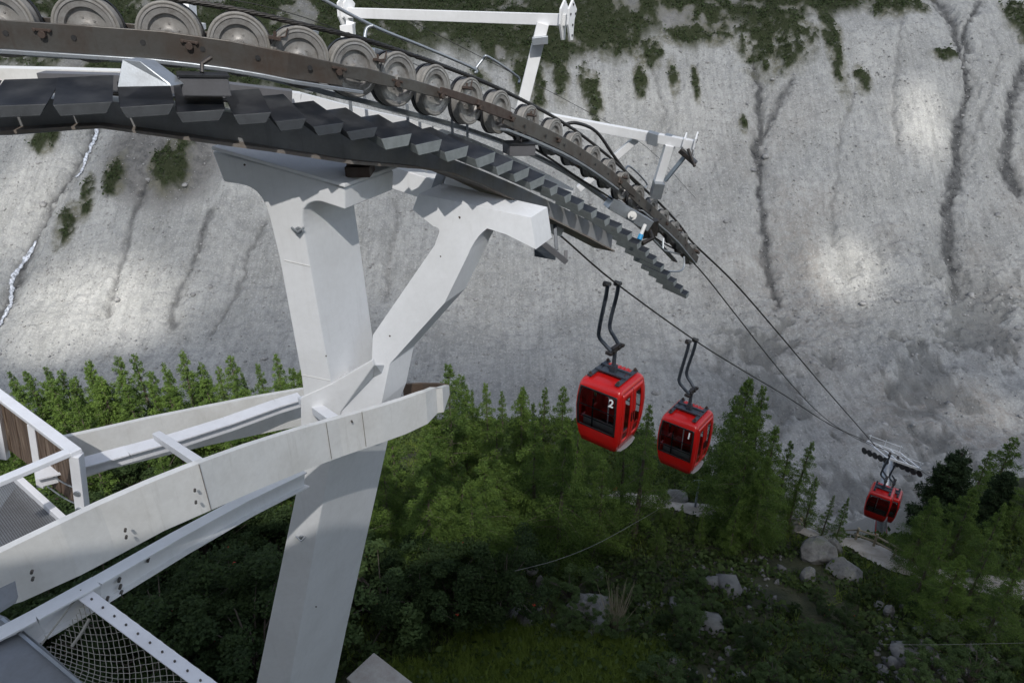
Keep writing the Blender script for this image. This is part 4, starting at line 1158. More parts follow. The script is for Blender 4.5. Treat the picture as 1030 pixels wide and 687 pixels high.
    link('suspension_joint', bm, 'joint', h, world=False, bevel=.004)
    OX = -.20
    for y in (-.25, .29):
        zz = HZ
        p = [(OX, y, zz+(y-.02)*SLOPE), (OX-.03, y, zz-.35+(y-.02)*SLOPE), (OX-.15, y, 3.42), (OX-.14, y, 3.14), (OX+.03, y*.9, 2.96), (OX+.14, y*.8, 2.86), (0, y*.75, 2.80)]
        bm = bmesh.new(); tube(bm, catmull([Vector(q) for q in p], 7), .052, 10); a = link('hanger_arm', bm, 'hanger', c, world=False, smooth=True)
        bm = bmesh.new(); cc = Vector((OX, y, zz+(y-.02)*SLOPE)); tube(bm, [cc+Vector((-.02, -.13, -.13*SLOPE)), cc+Vector((-.02, .13, .13*SLOPE))], .055, 10); disc(bm, cc+Vector((-.06, 0, 0)), (1, 0, 0), .07, .10, 12); link('grip', bm, 'joint', a, world=False)
    if digit:
        cu = bpy.data.curves.new('digit', 'FONT'); cu.body = digit; cu.size = .30; cu.extrude = .003; cu.align_x = 'CENTER'
        cu.offset = .008
        to = bpy.data.objects.new('number', cu); col.objects.link(to)
        me = bpy.data.meshes.new_from_object(to.evaluated_get(bpy.context.evaluated_depsgraph_get())); bpy.data.objects.remove(to); 
        me.materials.clear(); me.materials.append(M['digit'])
        o = bpy.data.objects.new('painted_number', me); col.objects.link(o); o.parent = c
        sl = (prof(1.80)[1]-prof(1.55)[1])/.25
        o.location = (.41, -prof(1.60)[1]-.016, 1.53); o.rotation_euler = (R(90)+math.atan(sl), 0, 0)
    return c
HZ = 4.55; SLOPE = -.30
def place(c, rope_pt, az, off=(0, 0, 0)):
    # put grips on the rope: local (OX, .02, HZ) -> rope point; front (-y) faces back along the rope
    rot = Matrix.Rotation(az, 4, 'Z')
    c.matrix_world = Matrix.Translation(rope_pt) @ rot @ Matrix.Scale(1.06, 4) @ Matrix.Translation((.20, -.02, -HZ-.08))
cab2 = make_cabin('nearest red gondola cabin with a white 2 on its front window', '2')
cab1 = make_cabin('middle red gondola cabin with a white 1 on its front window', '1')
cab3 = make_cabin('small distant red gondola cabin hanging in front at the valley pylon', None)
cab4 = copy_tree(cab3); cab4['label'] = 'farthest red gondola cabin half hidden behind another at the valley pylon'
AZ = math.atan2(-.62, .78)
place(cab2, P(617, 283, 18.0), AZ)
place(cab1, P(697, 341, 22.5), AZ)
place(cab3, P(896, 456, 43.0), AZ+.05)
place(cab4, P(904, 460, 45.2), AZ+.05)
for c in (cab1, cab2, cab3, cab4): c['group'] = 'red gondola cabins on the ropes'

# ================================================================ far valley pylon
tw = thing('valley_pylon', 'small white lattice topped pylon guiding the ropes above the lower forest', 'pylon', P(885, 560, 47))
TW = 45.3
a = P(882, 452, TW-.6); b = P(916, 464, TW+.9)
ax = (b-a).normalized(); dp_ = Vector((-ax.y, ax.x, 0)).normalized()
if dp_.y < 0: dp_ = -dp_
for k in (-1, 1):
    bm = bmesh.new(); beam(bm, a+dp_*.9*k, b+dp_*.9*k, .12, .14); link('crossarm', bm, 'white', tw)
for t in (0, .33, .66, 1):
    bm = bmesh.new(); q = a.lerp(b, t); beam(bm, q-dp_*.9, q+dp_*.9, .08, .08); link('brace', bm, 'white', tw)
for t in (0.05, .5, .95):
    bm = bmesh.new(); q = a.lerp(b, t); tube(bm, [q+dp_*.9, q+dp_*.9+Z*.6], .03, 6); tube(bm, [q-dp_*.9+Z*.0, q-dp_*.9+Z*.5], .03, 6); link('railing_post', bm, 'white', tw)
bm = bmesh.new()
for k in (-1, 1):
    tube(bm, [a+dp_*.9*k+Z*.5, b+dp_*.9*k+Z*.5], .025, 6)
link('railing', bm, 'white', tw)
for t, dz in ((0.0, -.25), (.80, -.35), (1.0, -.35)):
    for k in range(5):
        bm = bmesh.new(); q = a.lerp(b, t)+Z*dz+dp_*(-.9+.45*k)-Z*.13*k
        lathe(bm, [(.02, -.05), (.2, -.05), (.23, -.03), (.23, .03), (.2, .05), (.02, .05)], Matrix.Translation(q) @ Matrix((dp_, ax, Z)).transposed().to_4x4(), 16)
        link('sheave', bm, 'rubber', tw)
    bm = bmesh.new(); q = a.lerp(b, t)+Z*(dz-.25); beam(bm, q-dp_*1.0+Z*.3, q+dp_*1.0-Z*.3, .07, .16); link('sheave_beam', bm, 'joint', tw)
tb = P(880, 575, 47.5); tt = P(894, 458, 45.8)
bm = bmesh.new(); tube(bm, [tb+Vector((0, 0, -6)), tb, tt], [.5, .45, .3], 12); link('column', bm, 'galv', tw, smooth=True)
for s in (-.28, .28):
    bm = bmesh.new(); tube(bm, [tb+Vector((s*1.3, -.5, 0)), tt+Vector((s*1.1, -.35, -2))], .06, 6); link('ladder_rail', bm, 'red', tw)
# ================================================================ trees
def rowsnorm(a): return a/(np.linalg.norm(a, axis=-1, keepdims=True)+1e-9)
def conifer(seed, h=10., rad=1.75, nb=150, mat='larch', dens=1., droop=.25, power=.85, needle=.125, gaps=.25, bare=.06):
    """crown mesh + trunk mesh with limbs, base at the origin"""
    g = np.random.default_rng(seed)
    q = []; tone = []; limbs = []
    lean = g.normal(0, .012, 2)
    n_sector = g.uniform(.65, 1.15, 7); ph = g.uniform(0, 6.28)
    for i in range(nb):
        t = ((i+g.random())/nb); z = h*(bare+(1-bare)*t**.92)
        if z > h*.985: continue
        a = i*2.39996+g.normal(0, .35)
        env = (1-z/h)**power*(1 if z > h*.22 else .55+.45*z/(h*.22))
        lump = n_sector[int(((a+ph) % 6.283)/6.283*7) % 7]
        L = rad*env*g.uniform(.62, 1.18)*lump+.10
        if g.random() < gaps*.5: L *= .45
        d = np.array([math.cos(a), math.sin(a), 0.])
        up = g.uniform(-.12, .28)+.5*(z/h)**3
        base = np.array([lean[0]*z, lean[1]*z, z])
        tip = base+d*L+np.array([0, 0, up*L-droop*L*.8])
        limbs.append((base, base+(tip-base)*.5+np.array([0, 0, .06*L]), tip, z))
        m = int((26+125*L)*dens)
        s = np.sqrt(g.random(m))*.95+.05
        p = base+(d*L)[None]*s[:, None]; p[:, 2] += up*L*s-droop*L*.8*s**2
        side = np.cross(d, [0, 0, 1])
        sw = L*.20*(1-s*.7)*(.35+s)+.045
        p += side[None]*(g.normal(0, 1, m)*sw)[:, None]
        p[:, 2] += g.normal(-.03, .06+.04*L, m)
        k = g.normal(0, .7, (m, 3))+d*1.1+np.array([0, 0, -.15]); k = rowsnorm(k)
        w = rowsnorm(np.cross(k, g.normal(size=(m, 3))))
        ln = needle*g.uniform(.7, 1.5, m); wd = needle*.34*g.uniform(.6, 1.3, m)
        q.append(np.stack([p-k*ln[:, None]*.5, p+w*wd[:, None]*.5, p+k*ln[:, None]*.5, p-w*wd[:, None]*.5], 1))
        tone.append(np.clip(g.random()*.45+.45*g.random(m)+.12*s, 0, 1))
    V = np.concatenate(q).reshape(-1, 3); T = np.concatenate(tone)
    bm = bmesh.new()
    tube(bm, [Vector((lean[0]*z, lean[1]*z, z-.6 if z == 0 else z)) for z in np.linspace(0, h*.97, 7)], list(np.linspace(.018*h, .012, 7)), 7)
    for b, m_, t_, z in limbs[::2]:
        tube(bm, [Vector(b), Vector(m_), Vector(t_)], [.03*(1-z/h)+.008, .015, .006], 4, False)
    me = bpy.data.meshes.new('trunk'); bm.to_mesh(me); bm.free(); me.materials.append(M['bark'])
    o = mesh_np('crown', V, np.arange(len(V)).reshape(-1, 4), mat, attrs={'tone': (T, 'FACE')})
    cm = o.data; bpy.data.objects.remove(o)
    return cm, me, h
def broadleaf(seed, h=6., rad=2.2, ncl=60, mat='rowan', leaf=.13, per=130, berries=0, low=.18):
    g = np.random.default_rng(seed); q = []; tone = []; bm = bmesh.new()
    stems = [(g.normal(0, .12, 2)*h*.3, g.uniform(.55, .85)) for _ in range(3)]
    for k in range(ncl):
        a = g.uniform(0, 6.28); u = g.uniform(-1, 1); rr = g.random()**.4
        c = np.array([math.cos(a)*math.sqrt(1-u*u)*rad*rr, math.sin(a)*math.sqrt(1-u*u)*rad*rr, h*(low+(1-low)*.5)+u*h*(1-low)*.5*rr])
        r = g.uniform(.28, .55)*rad*.42
        p = g.normal(size=(per, 3)); p = rowsnorm(p)*(g.random((per, 1))**.45)*r; p[:, 2] *= .7; p += c
        nrm = g.normal(0, .6, (per, 3))+np.array([0, 0, 1.]); kx = rowsnorm(np.cross(nrm, g.normal(size=(per, 3)))); w = rowsnorm(np.cross(nrm, kx))
        ln = leaf*g.uniform(.6, 1.3, per)[:, None]
        q.append(np.stack([p-kx*ln*.5, p+w*ln*.3, p+kx*ln*.5, p-w*ln*.3], 1)); tone.append(np.clip(g.random()*.5+.5*g.random(per), 0, 1))
        st = stems[k % 3]; s0 = Vector((st[0][0]*.3, st[0][1]*.3, h*.15+.0)); cc = Vector(c)
        mid = s0.lerp(cc, .5)+Vector((0, 0, .15*h)) if cc.z > h*.4 else s0.lerp(cc, .5)
        if k % 2 == 0: tube(bm, [s0, mid, cc], [.012*h*.6, .02, .007], 4, False)
    for st in stems:
        tube(bm, [Vector((0, 0, -.4)), Vector((st[0][0]*.4, st[0][1]*.4, h*.25)), Vector((st[0][0], st[0][1], h*st[1]))], [.014*h, .009*h, .01], 6)
    V = np.concatenate(q).reshape(-1, 3)
    me = bpy.data.meshes.new('trunk'); bm.to_mesh(me); bm.free(); me.materials.append(M['bark'])
    o = mesh_np('crown', V, np.arange(len(V)).reshape(-1, 4), mat, attrs={'tone': (np.concatenate(tone), 'FACE')}); cm = o.data; bpy.data.objects.remove(o)
    bme = []
    for _ in range(berries):
        bq = bmesh.new(); c = Vector(V[g.integers(len(V))])
        for _ in range(7): disc(bq, c+Vector(g.normal(0, .03, 3)), Z, .022, .03, 5)
        m_ = bpy.data.meshes.new('berry_cluster'); bq.to_mesh(m_); bq.free(); m_.materials.append(M['berry']); bme.append(m_)
    return cm, me, h, bme
LAR = [conifer(20+i, 10, [2.7, 2.3, 3.0, 2.5, 2.9, 2.2][i], [100, 85, 110, 90, 105, 80][i], power=[1., 1.1, .95, 1.05, .9, 1.15][i], gaps=[.3, .45, .3, .5, .3, .6][i]) for i in range(6)]
LARF = [conifer(60+i, 10, 2.9, 130, needle=.125, dens=1.2, power=.95, gaps=.45) for i in range(2)]       # finer, for the large trees
PIN = [conifer(40+i, 8, 2.0, 150, 'pine', 1.3, .05, .42, .2, .15) for i in range(2)]
ROW = [broadleaf(3, 6, 2.4, 75, 'rowan', .14, 190, 5), broadleaf(4, 5, 2.2, 65, 'rowan', .12, 190, 3)]
BIR = [broadleaf(5, 5, 1.7, 60, 'birch', .13, 110), broadleaf(6, 3, 1.5, 45, 'birch', .11, 110, 0, .05)]
def put_tree(kind, mesh, x, y, h, label, group, rot=None, wide=1., cat='tree'):
    z = float(znear(x, y)); s = h/mesh[2]
    t = thing(kind, label, cat, (x, y, z-.05), group)
    t.rotation_euler = (random.uniform(-.03, .03), random.uniform(-.03, .03), random.uniform(0, 6.28) if rot is None else rot)
    t.scale = (s*wide, s*wide, s)
    a = bpy.data.objects.new('trunk', mesh[1]); b = bpy.data.objects.new('crown', mesh[0])
    for o in (a, b): col.objects.link(o); o.parent = t
    if len(mesh) > 3 and mesh[3]:
        for m_ in mesh[3]: c = bpy.data.objects.new('berry_cluster', m_); col.objects.link(c); c.parent = b
    return t
def tree_at(px, py, d, kind, mesh, label, group, wide=1., cat='tree'):
    """tip of the tree seen at (px,py) when it stands d metres off"""
    p = P(px, py, d); z = float(znear(p.x, p.y)); return put_tree(kind, mesh, p.x, p.y, max(1.5, p.z-z), label, group, None, wide, cat)
G1 = 'bright larches along the edge of the slope left of the pylon'
L1 = 'sunny green larch in the treeline between side platform and pylon'
LEFT = [(-12, 380, 38, 'bright larch cut by the left edge of the photo'), (8, 373, 37, None), (24, 372, 39, None), (41, 367, 37, 'bright larch rising behind the left end of the platform rail'), (61, 370, 39, None), (74, 378, 41, None), (86, 360, 37, 'slim larch whose tip leans left above the corner of the platform rail'), (99, 379, 40, None), (112, 361, 38, None), (137, 354, 36, 'tallest bright larch with thin open branches above the back beam'), (152, 372, 40, None), (165, 364, 38, None), (179, 354, 37, 'tall narrow larch right of the open branched one above the back beam'), (191, 372, 40, None), (200, 366, 39, None), (214, 369, 37, None), (230, 354, 37, 'tall larch with a pointed tip midway above the back beam'), (246, 374, 40, None), (263, 367, 39, None), (277, 356, 37, 'pointed larch standing just left of the pylon fork'), (290, 371, 36, None), (297, 372, 39, 'larch partly hidden by the left edge of the white column'),]
for i, (px, py, d, lb) in enumerate(LEFT):
    tree_at(px, py, d, 'larch_tree', LAR[i % 6], lb or L1, G1, random.uniform(.95, 1.2))
for i in range(16):
    tree_at(-10+i*20+random.uniform(-6, 6), random.uniform(376, 390), random.uniform(33, 36), 'larch_tree', LAR[(i*5+1) % 6], 'shorter bright larch in front of the left treeline above the back beam', 'shorter larches before the left treeline', random.uniform(1.2, 1.55))
G2 = 'larches rising between the pylon and the red cabins'
L2 = 'dark green larch in the thick row between pylon and nearest cabin'
MID = [(448, 368, 33, 'tall larch right behind the tip of the curved white band'), (433, 400, 35, None), (465, 378, 35, 'larch with rounded tip second from the curved band'), (478, 392, 38, None), (492, 386, 36, 'larch with a sharp tip halfway between band and nearest cabin'), (506, 393, 38, None), (525, 390, 35, 'broad larch left of the twin tipped pair before the nearest cabin'), (547, 386, 36, 'left one of twin larch tips close to the nearest cabin'), (568, 387, 36, 'right one of twin larch tips close to the nearest cabin'), (566, 424, 28, 'big full larch in front of the row just left of the nearest cabin'), (536, 405, 38, None), (588, 420, 38, None), (603, 440, 40, None), (640, 438, 42, 'larch between the nearest and the middle red cabin'), (656, 452, 42, 'larch just under the left side of the middle red cabin'), (671, 470, 43, None), (624, 452, 43, None), (650, 470, 34, 'large larch standing before the footpath between both near cabins'), (684, 466, 44, None), (612, 465, 41, None), (708, 452, 44, None)]
for i, (px, py, d, lb) in enumerate(MID):
    tree_at(px, py, d, 'larch_tree', LARF[i % 2] if d < 32 else LAR[(i+2) % 6], lb or L2, G2, random.uniform(.88, 1.1))
G3 = 'larches right of the middle red cabin'
L3 = 'small larch at the slope edge right of the tall larch group'
RGT = [(740, 404, 39, 'left flank larch of the tall group right of the middle cabin'), (757, 379, 32, 'tallest larch in the photo right of the middle cabin'), (773, 391, 33, 'larch close behind the tallest one on its right'), (758, 436, 31, 'full lower larch before the tall group right of the middle cabin'), (785, 425, 32, None), (798, 441, 34, 'slim larch leaning beside its twin right of the tall group'), (812, 441, 34, 'right twin of the slim larches right of the tall group'), (775, 458, 30, 'broad larch at the foot of the tall group near the grey boulders'), (822, 480, 34, None), (838, 497, 33, None), (853, 500, 32, None), (806, 478, 33, None), (716, 450, 43, None)]
for i, (px, py, d, lb) in enumerate(RGT):
    tree_at(px, py, d, 'larch_tree', LARF[i % 2] if i in (0, 1, 3, 7) else LAR[(i*3) % 6], lb or L3, G3, (.85 if i == 0 else random.uniform(1.05, 1.25)) if py < 470 else .9)
tree_at(967, 458, 36, 'pine_tree', PIN[0], 'dark rounded pine standing out right of the valley pylon', None, 1.05)
tree_at(1015, 476, 33, 'pine_tree', PIN[1], 'dark pine at the right edge below the larch tips', None, 1.0)
G4 = 'larches in the lower right corner'
L4 = 'shaded larch in the dense stand at the right edge'
FR = [(941, 497, 29, 'larch with a blunt tip left in front of the dark pine'), (999, 453, 37, 'tall larch right behind the dark pine'), (1024, 437, 38, 'tall larch cut by the right edge above the dark pine'), (983, 492, 30, 'full larch before the dark pine near the right edge'), (945, 540, 26, None), (960, 525, 26, None), (1012, 505, 28, None), (1000, 540, 25, None), (1040, 480, 32, None), (1045, 530, 26, None), (948, 514, 31, None), (972, 560, 24, None), (1025, 570, 23, None)]
for i, (px, py, d, lb) in enumerate(FR):
    tree_at(px, py, d, 'larch_tree', (LARF+LAR)[(i*3) % 8], lb or L4, G4, random.uniform(1.0, 1.25))
# forest interior, darker, lower down
taken = []
def scatter(n, box_, hr, meshes, kind, label, group, wide=(1, 1.3), sep=1.6, cat='tree', dmin=10):
    c = 0; tries = 0
    while c < n and tries < 4000:
        tries += 1
        px = random.uniform(box_[0], box_[2]); py = random.uniform(box_[1], box_[3])
        p = hit(px, py, dmin)
        if p.y > 45 or any((p.x-q[0])**2+(p.y-q[1])**2 < sep*sep for q in taken): continue
        if min((p-q).length for q in PWs) < 1.6: continue
        taken.append((p.x, p.y)); c += 1
        put_tree(kind, random.choice(meshes), p.x, p.y, random.uniform(*hr), label, group, None, random.uniform(*wide), cat)
scatter(24, (-20, 500, 300, 560), (6, 9), LAR, 'larch_tree', 'dark larch inside the wood seen below the back beam', 'larches inside the wood left of the column', sep=1.9)
scatter(16, (385, 500, 640, 560), (5.5, 8.5), LAR, 'larch_tree', 'shadowed larch on the slope between column and footpath', 'larches inside the wood right of the column', sep=1.9)
scatter(7, (370, 545, 500, 610), (5.5, 7.5), LARF, 'larch_tree', 'dark bushy larch close behind the white column on its right', 'dark larches behind the column', sep=1.8)
scatter(8, (640, 528, 780, 560), (1.6, 3.2), LAR, 'larch_sapling', 'young larch below the footpath and the lamp pole', 'young larches below the footpath', sep=1.2)
scatter(22, (60, 560, 300, 700), (3.5, 5.5), ROW, 'rowan_tree', 'leafy rowan with red berries in the shade under the lower beam', 'rowans in the lower left', (1, 1.3), 1.5)
scatter(8, (150, 520, 300, 590), (4, 6), ROW, 'rowan_tree', 'leafy rowan behind the curved band left of the column', 'rowans behind the curved band', (1, 1.3), 1.6)
scatter(3, (455, 605, 510, 635), (3.6, 4.6), ROW, 'rowan_tree', 'rounded leafy tree with visible stems above the bright grass', 'leafy trees above the bright grass', (1, 1.2), 1.7)
scatter(7, (370, 595, 450, 645), (2.5, 4), ROW+BIR, 'leafy_bush', 'dark leafy bush between the column and the bright grass', 'bushes right of the column', sep=1.2, cat='bush')
scatter(12, (555, 590, 720, 650), (.9, 1.9), BIR, 'willow_bush', 'pale green open bush among stones right of the bright grass', 'pale bushes among the stones', sep=1.0, cat='bush')
scatter(20, (660, 625, 880, 700), (.6, 1.3), BIR+ROW, 'leafy_bush', 'low leafy bush at the bottom of the photo right of the middle', 'low bushes along the bottom', (1, 1.5), 1.0, 'bush')
scatter(9, (900, 570, 1040, 630), (.7, 1.4), BIR+ROW, 'leafy_bush', 'shaded bush on the slope under the right hand larches', 'shaded bushes at the lower right', (1, 1.4), 1.1, 'bush')
scatter(9, (900, 650, 1040, 700), (.8, 1.6), BIR, 'leafy_bush', 'bush beside the stony patch in the bottom right corner', 'bushes in the bottom right corner', (1, 1.4), 1.1, 'bush')
scatter(5, (780, 600, 880, 625), (.4, .8), ROW, 'leafy_bush', 'small bush just below the group of grey boulders', 'small bushes below the boulders', (1, 1.4), .9, 'bush')
# bare shrub with twigs
e = thing('twiggy_shrub', 'pale twiggy shrub with few leaves beside the large pale rock', 'shrub', hit(618, 636))
bm = bmesh.new(); b0 = hit(618, 636)
for k in range(60):
    a = random.uniform(0, 6.28); L = random.uniform(1.2, 2.4); s = random.uniform(.15, .55)
    p1 = b0+Vector((math.cos(a)*s*L*.5, math.sin(a)*s*L*.5, L*.55)); p2 = p1+Vector((math.cos(a)*s*L*.35+random.uniform(-.1, .1), math.sin(a)*s*L*.3, L*.45))
    tube(bm, [b0, p1, p2], [.016, .010, .004], 4, False)
link('twigs', bm, 'fence', e)

# ground cover, grass
g = np.random.default_rng(9)
def on_ground(n, x0, x1, y0, y1):
    x = g.uniform(x0, x1, n); y = g.uniform(y0, y1, n); return x, y
def pathd(x, y): return seg_dist(x, y, [(p.x, p.y) for p in PWs[::3]])
x, y = on_ground(52000, -30, 32, 9, 47)
m = (y < edge_y(x)+2) & (pathd(x, y) > 1.3) & (fbm(x*.35, y*.35, 3) > -.12)
x, y = x[m], y[m]
tag(clumps('ground_cover', np.stack([x, y, np.array(znear(x, y))], -1), g.uniform(.18, .5, len(x)), 'cover', 5, 4), 'low leafy undergrowth covering the shaded forest floor', 'undergrowth', kind='stuff')
def grass(name, label, x, y, h, mat='grass', bend=.5):
    n = len(x); z = np.array(znear(x, y)); a = g.uniform(0, 6.28, n); hh = h*g.uniform(.6, 1.3, n); w = .012+.012*g.random(n)
    dx, dy = np.cos(a), np.sin(a); lx = g.normal(0, bend, n)*hh; ly = g.normal(0, bend, n)*hh
    V = np.stack([np.stack([x-dx*w, y-dy*w, z], -1), np.stack([x+dx*w, y+dy*w, z], -1), np.stack([x+lx, y+ly, z+hh], -1)], 1).reshape(-1, 3)
    o = mesh_np(name, V, np.arange(n*3).reshape(-1, 3), mat, attrs={'tone': (np.clip(g.random(n)*.7+.3*(fbm(x*.8, y*.8, 3)+.5), 0, 1), 'FACE')})
    return tag(o, label, 'grass', kind='stuff')
x, y = on_ground(160000, -6, 8, 12, 22)
c = hit(560, 668); c2 = hit(470, 690)
q = np.minimum(((x-c.x)/4.4)**2+((y-c.y)/2.4)**2, ((x-c2.x)/3.2)**2+((y-c2.y)/1.2)**2)
m = q+1.5*fbm(x*.7, y*.7, 3) < 1.; tag(grass('bright_grass', 'bright grass clearing at the bottom behind the concrete block', x[m], y[m], .30), kind='stuff')
x, y = on_ground(120000, -12, 32, 12, 42)
m = (pathd(x, y) > 1.0) & (y < edge_y(x)+1) & (fbm(x*.3+5, y*.3, 3) > .02) | ((pathd(x, y) > 1.0) & (pathd(x, y) < 2.6)); tag(grass('slope_grass', 'thin dark grass along the footpath and across the shaded slope', x[m], y[m], .3), kind='stuff')
# ================================================================ boulders and rubble on the near slope
def boulder(px, py, w, h, label, mat='boulder', seed=0, sink=.3, group=None):
    g = random.Random(seed); p = hit(px, py); d = p.dot(Vector((0, CP, -SP)))
    sx = w/F*d/2*1.15; sz = h/F*d/2*1.25
    bm = bmesh.new(); bmesh.ops.create_icosphere(bm, subdivisions=2, radius=1)
    for v in bm.verts: v.co *= g.uniform(.9, 1.1)
    # flatten some sides to get broken faces
    for _ in range(7):
        n = Vector((g.uniform(-1, 1), g.uniform(-1, 1), g.uniform(-.6, 1))).normalized(); k = g.uniform(.55, .8)
        for v in bm.verts:
            t = v.co.dot(n)
            if t > k: v.co -= n*(t-k)
    bmesh.ops.subdivide_edges(bm, edges=bm.edges, cuts=2, use_grid_fill=True)
    from mathutils import noise as mn
    for v in bm.verts:
        v.co += v.co.normalized()*(.10*mn.fractal(v.co*2.2+Vector((seed, 0, 0)), 1, 2, 4)+.02*mn.noise(v.co*11))
    bm.transform(Matrix.Translation(p+Z*sz*(1-sink)*.7) @ Matrix.Rotation(g.uniform(0, 6), 4, 'Z') @ Matrix.Diagonal((sx, sx*.9, sz, 1)))
    o = link('boulder', bm, mat, None, bevel=.02)
    return tag(o, label, 'boulder', group)
GB = 'grey boulders beside the footpath'
for i, b in enumerate([(822, 565, 34, 34, 'largest angular grey boulder below the wooden fence'), (848, 578, 30, 20, 'low brownish boulder right of the largest one'), (811, 586, 18, 22, 'small upright boulder below the largest one'), (795, 532, 20, 17, 'rounded boulder beside the start of the wooden fence'), (838, 556, 16, 20, 'narrow boulder wedged behind the largest one'),
    (679, 503, 26, 14, 'pale flat boulder above the footpath left of the lamp pole'), (602, 582, 13, 18, 'small upright pale boulder in the dark slope'), (543, 590, 10, 18, 'narrow pale rock left of the upright pale boulder'), (592, 616, 42, 30, 'large pale rock slab among the bushes at lower middle'), (528, 630, 20, 26, 'broken grey rock left of the large pale slab'), (516, 606, 12, 22, 'small broken rock above the bright grass'),
    (894, 618, 12, 12, 'small grey boulder alone under the right hand larches'), (884, 611, 10, 8, 'smaller stone beside the lone boulder under the right hand larches'), (535, 575, 14, 12, 'small rock near the lower end of the thin wire'), (782, 588, 9, 8, 'small stone left of the boulder group')]):
    boulder(*b[:4], b[4], seed=30+i, group=GB if i < 6 else None)
g = np.random.default_rng(8)
def rub(n, box_, s):
    P_ = []
    for _ in range(n):
        p = hit(g.uniform(box_[0], box_[2]), g.uniform(box_[1], box_[3])); P_.append((p.x, p.y, float(znear(p.x, p.y))+.04))
    return np.array(P_), s*(.5+g.pareto(2.5, n)*.6)
a = [rub(150, (880, 620, 1000, 687), .16), rub(60, (660, 600, 780, 687), .13), rub(60, (560, 600, 660, 640), .16), rub(40, (690, 560, 800, 600), .13), rub(25, (500, 590, 545, 650), .2), rub(30, (890, 570, 1030, 620), .13)]
pos = np.concatenate([q[0] for q in a]); sz = np.minimum(np.concatenate([q[1] for q in a]), .6)
tag(stones('slope_rubble', pos, sz, 'rubble'), 'broken pale stones scattered over the lower slope', 'rubble', kind='stuff')

# concrete block
e = thing('concrete_block', 'pale concrete block beside the foot of the pylon column', 'block', hit(382, 690))
q = [P(348, 681, 21.4), P(377, 663, 22.4), P(418, 688, 21.2), P(386, 712, 20.2)]
zt = sum(p.z for p in q)/4; q = [Vector((p.x, p.y, zt)) for p in q]
bm = bmesh.new(); prism(bm, q, Vector((0, 0, -1.6))); link('block', bm, 'concrete', e, bevel=.03)
# lamp pole
p = hit(699, 511); e = thing('wire_pole', 'thin grey steel pole with a bent top beside the footpath', 'pole', p)
tp = P(702, 480, p.dot(Vector((0, CP, -SP)))-.7)
top_ = Vector((p.x, p.y, tp.z))
bm = bmesh.new(); tube(bm, [p-Z*.2, top_], [.075, .055], 8); link('shaft', bm, 'pole', e, smooth=True)
bm = bmesh.new(); tube(bm, [top_, top_+Vector((-.35, 0, -.02))], .03, 6); tube(bm, [top_, top_+Vector((.35, 0, -.05))], .03, 6); link('bracket', bm, 'pole', e)
rope('low_wire', 'thin pale wire sagging from the grey pole down into the dark wood', [top_+Vector((-.3, 0, 0)), P(668, 508, 34), P(640, 525, 31), P(600, 547, 28), P(560, 563, 25.5), P(518, 574, 23.5)], .009)
rope('ground_wire', 'thin wire crossing the slope in the bottom right corner', [P(885, 648, 22), P(950, 648, 22.5), P(1045, 646, 23)], .005)
for o in bpy.data.objects:
    if o.name in ('low_wire', 'ground_wire'): o.data.materials.clear(); o.data.materials.append(M['wire'])
# wooden fence on the valley side of the path
def hz(px, py): p = hit(px, py); p.z = float(znear(p.x, p.y)); return p
FP = [(804, 532), (822, 534), (842, 538), (860, 544), (878, 551), (898, 562), (918, 570)]
fn = thing('wooden_fence', 'weathered two rail wooden fence along the valley side of the footpath', 'fence', hz(840, 538))
W = [hz(*q) for q in FP]
for p in W:
    bm = bmesh.new(); tube(bm, [p-Z*.2, p+Z*.85], .06, 6); link('post', bm, 'fence', fn)
for h_ in (.72, .38):
    for a, b in zip(W, W[1:]):
        bm = bmesh.new(); tube(bm, [a+Z*(h_+random.uniform(-.03, .03))-(b-a)*.03, b+Z*(h_+random.uniform(-.03, .03))+(b-a)*.03], .045, 6); link('rail', bm, 'fence', fn)
# little red trail marker post
p = hz(617, 503); e = thing('trail_marker', 'tiny red marker beside the footpath among the larches', 'marker', p)
bm = bmesh.new(); tube(bm, [p, p+Z*.7], .03, 6); link('stick', bm, 'fence', e)
bm = bmesh.new(); box(bm, p+Z*.8, (.14, 0, 0), (0, .03, 0), (0, 0, .12)); link('head', bm, 'red', e)

# added building, unseen behind the camera, shaped to throw shade on the pylon foot
st = thing('added_shade_building', 'added unseen shade blocker shaped as a pale building with stepped roof behind the viewpoint', 'building', (0, -10, 0))
M['blocker_wall'] = paint('pale_blocker_wall', (.66, .63, .58), (.45, .42, .38), .6, .8, 0, 1.)  # kept pale so the added building bounces light back to the pylon
yb = -4.2
def CZ_(x): return SHB(x)-1.11*yb
def SHB(x): return lerp_tab([(-14, 4.), (-3.9, 4.), (-3.5, .0), (-2.3, .05), (-1.4, .45), (-.2, 1.25), (2.2, 1.9), (6, 4.5), (16, 0.0)], x)[0]  # roof outline tuned to place the shade edge on band and column
bm = bmesh.new()
prof_ = [(x_, CZ_(x_)) for x_ in (-14, -3.9, -3.5, -2.3, -1.4, -.2, 2.2, 6, 16)]+[(16, -14), (-14, -14)]
prism(bm, [Vector((x, yb, z)) for x, z in prof_], Vector((0, -9, 0))); link('wall', bm, 'blocker_wall', st)
for k, (a, b) in enumerate(zip(prof_[:8], prof_[1:9])):
    bm = bmesh.new(); A_ = Vector((a[0], yb-4.5, a[1]+.05)); B_ = Vector((b[0], yb-4.5, b[1]+.05)); beam(bm, A_, B_, 9.1, .06); link('roof', bm, 'deck2', st)
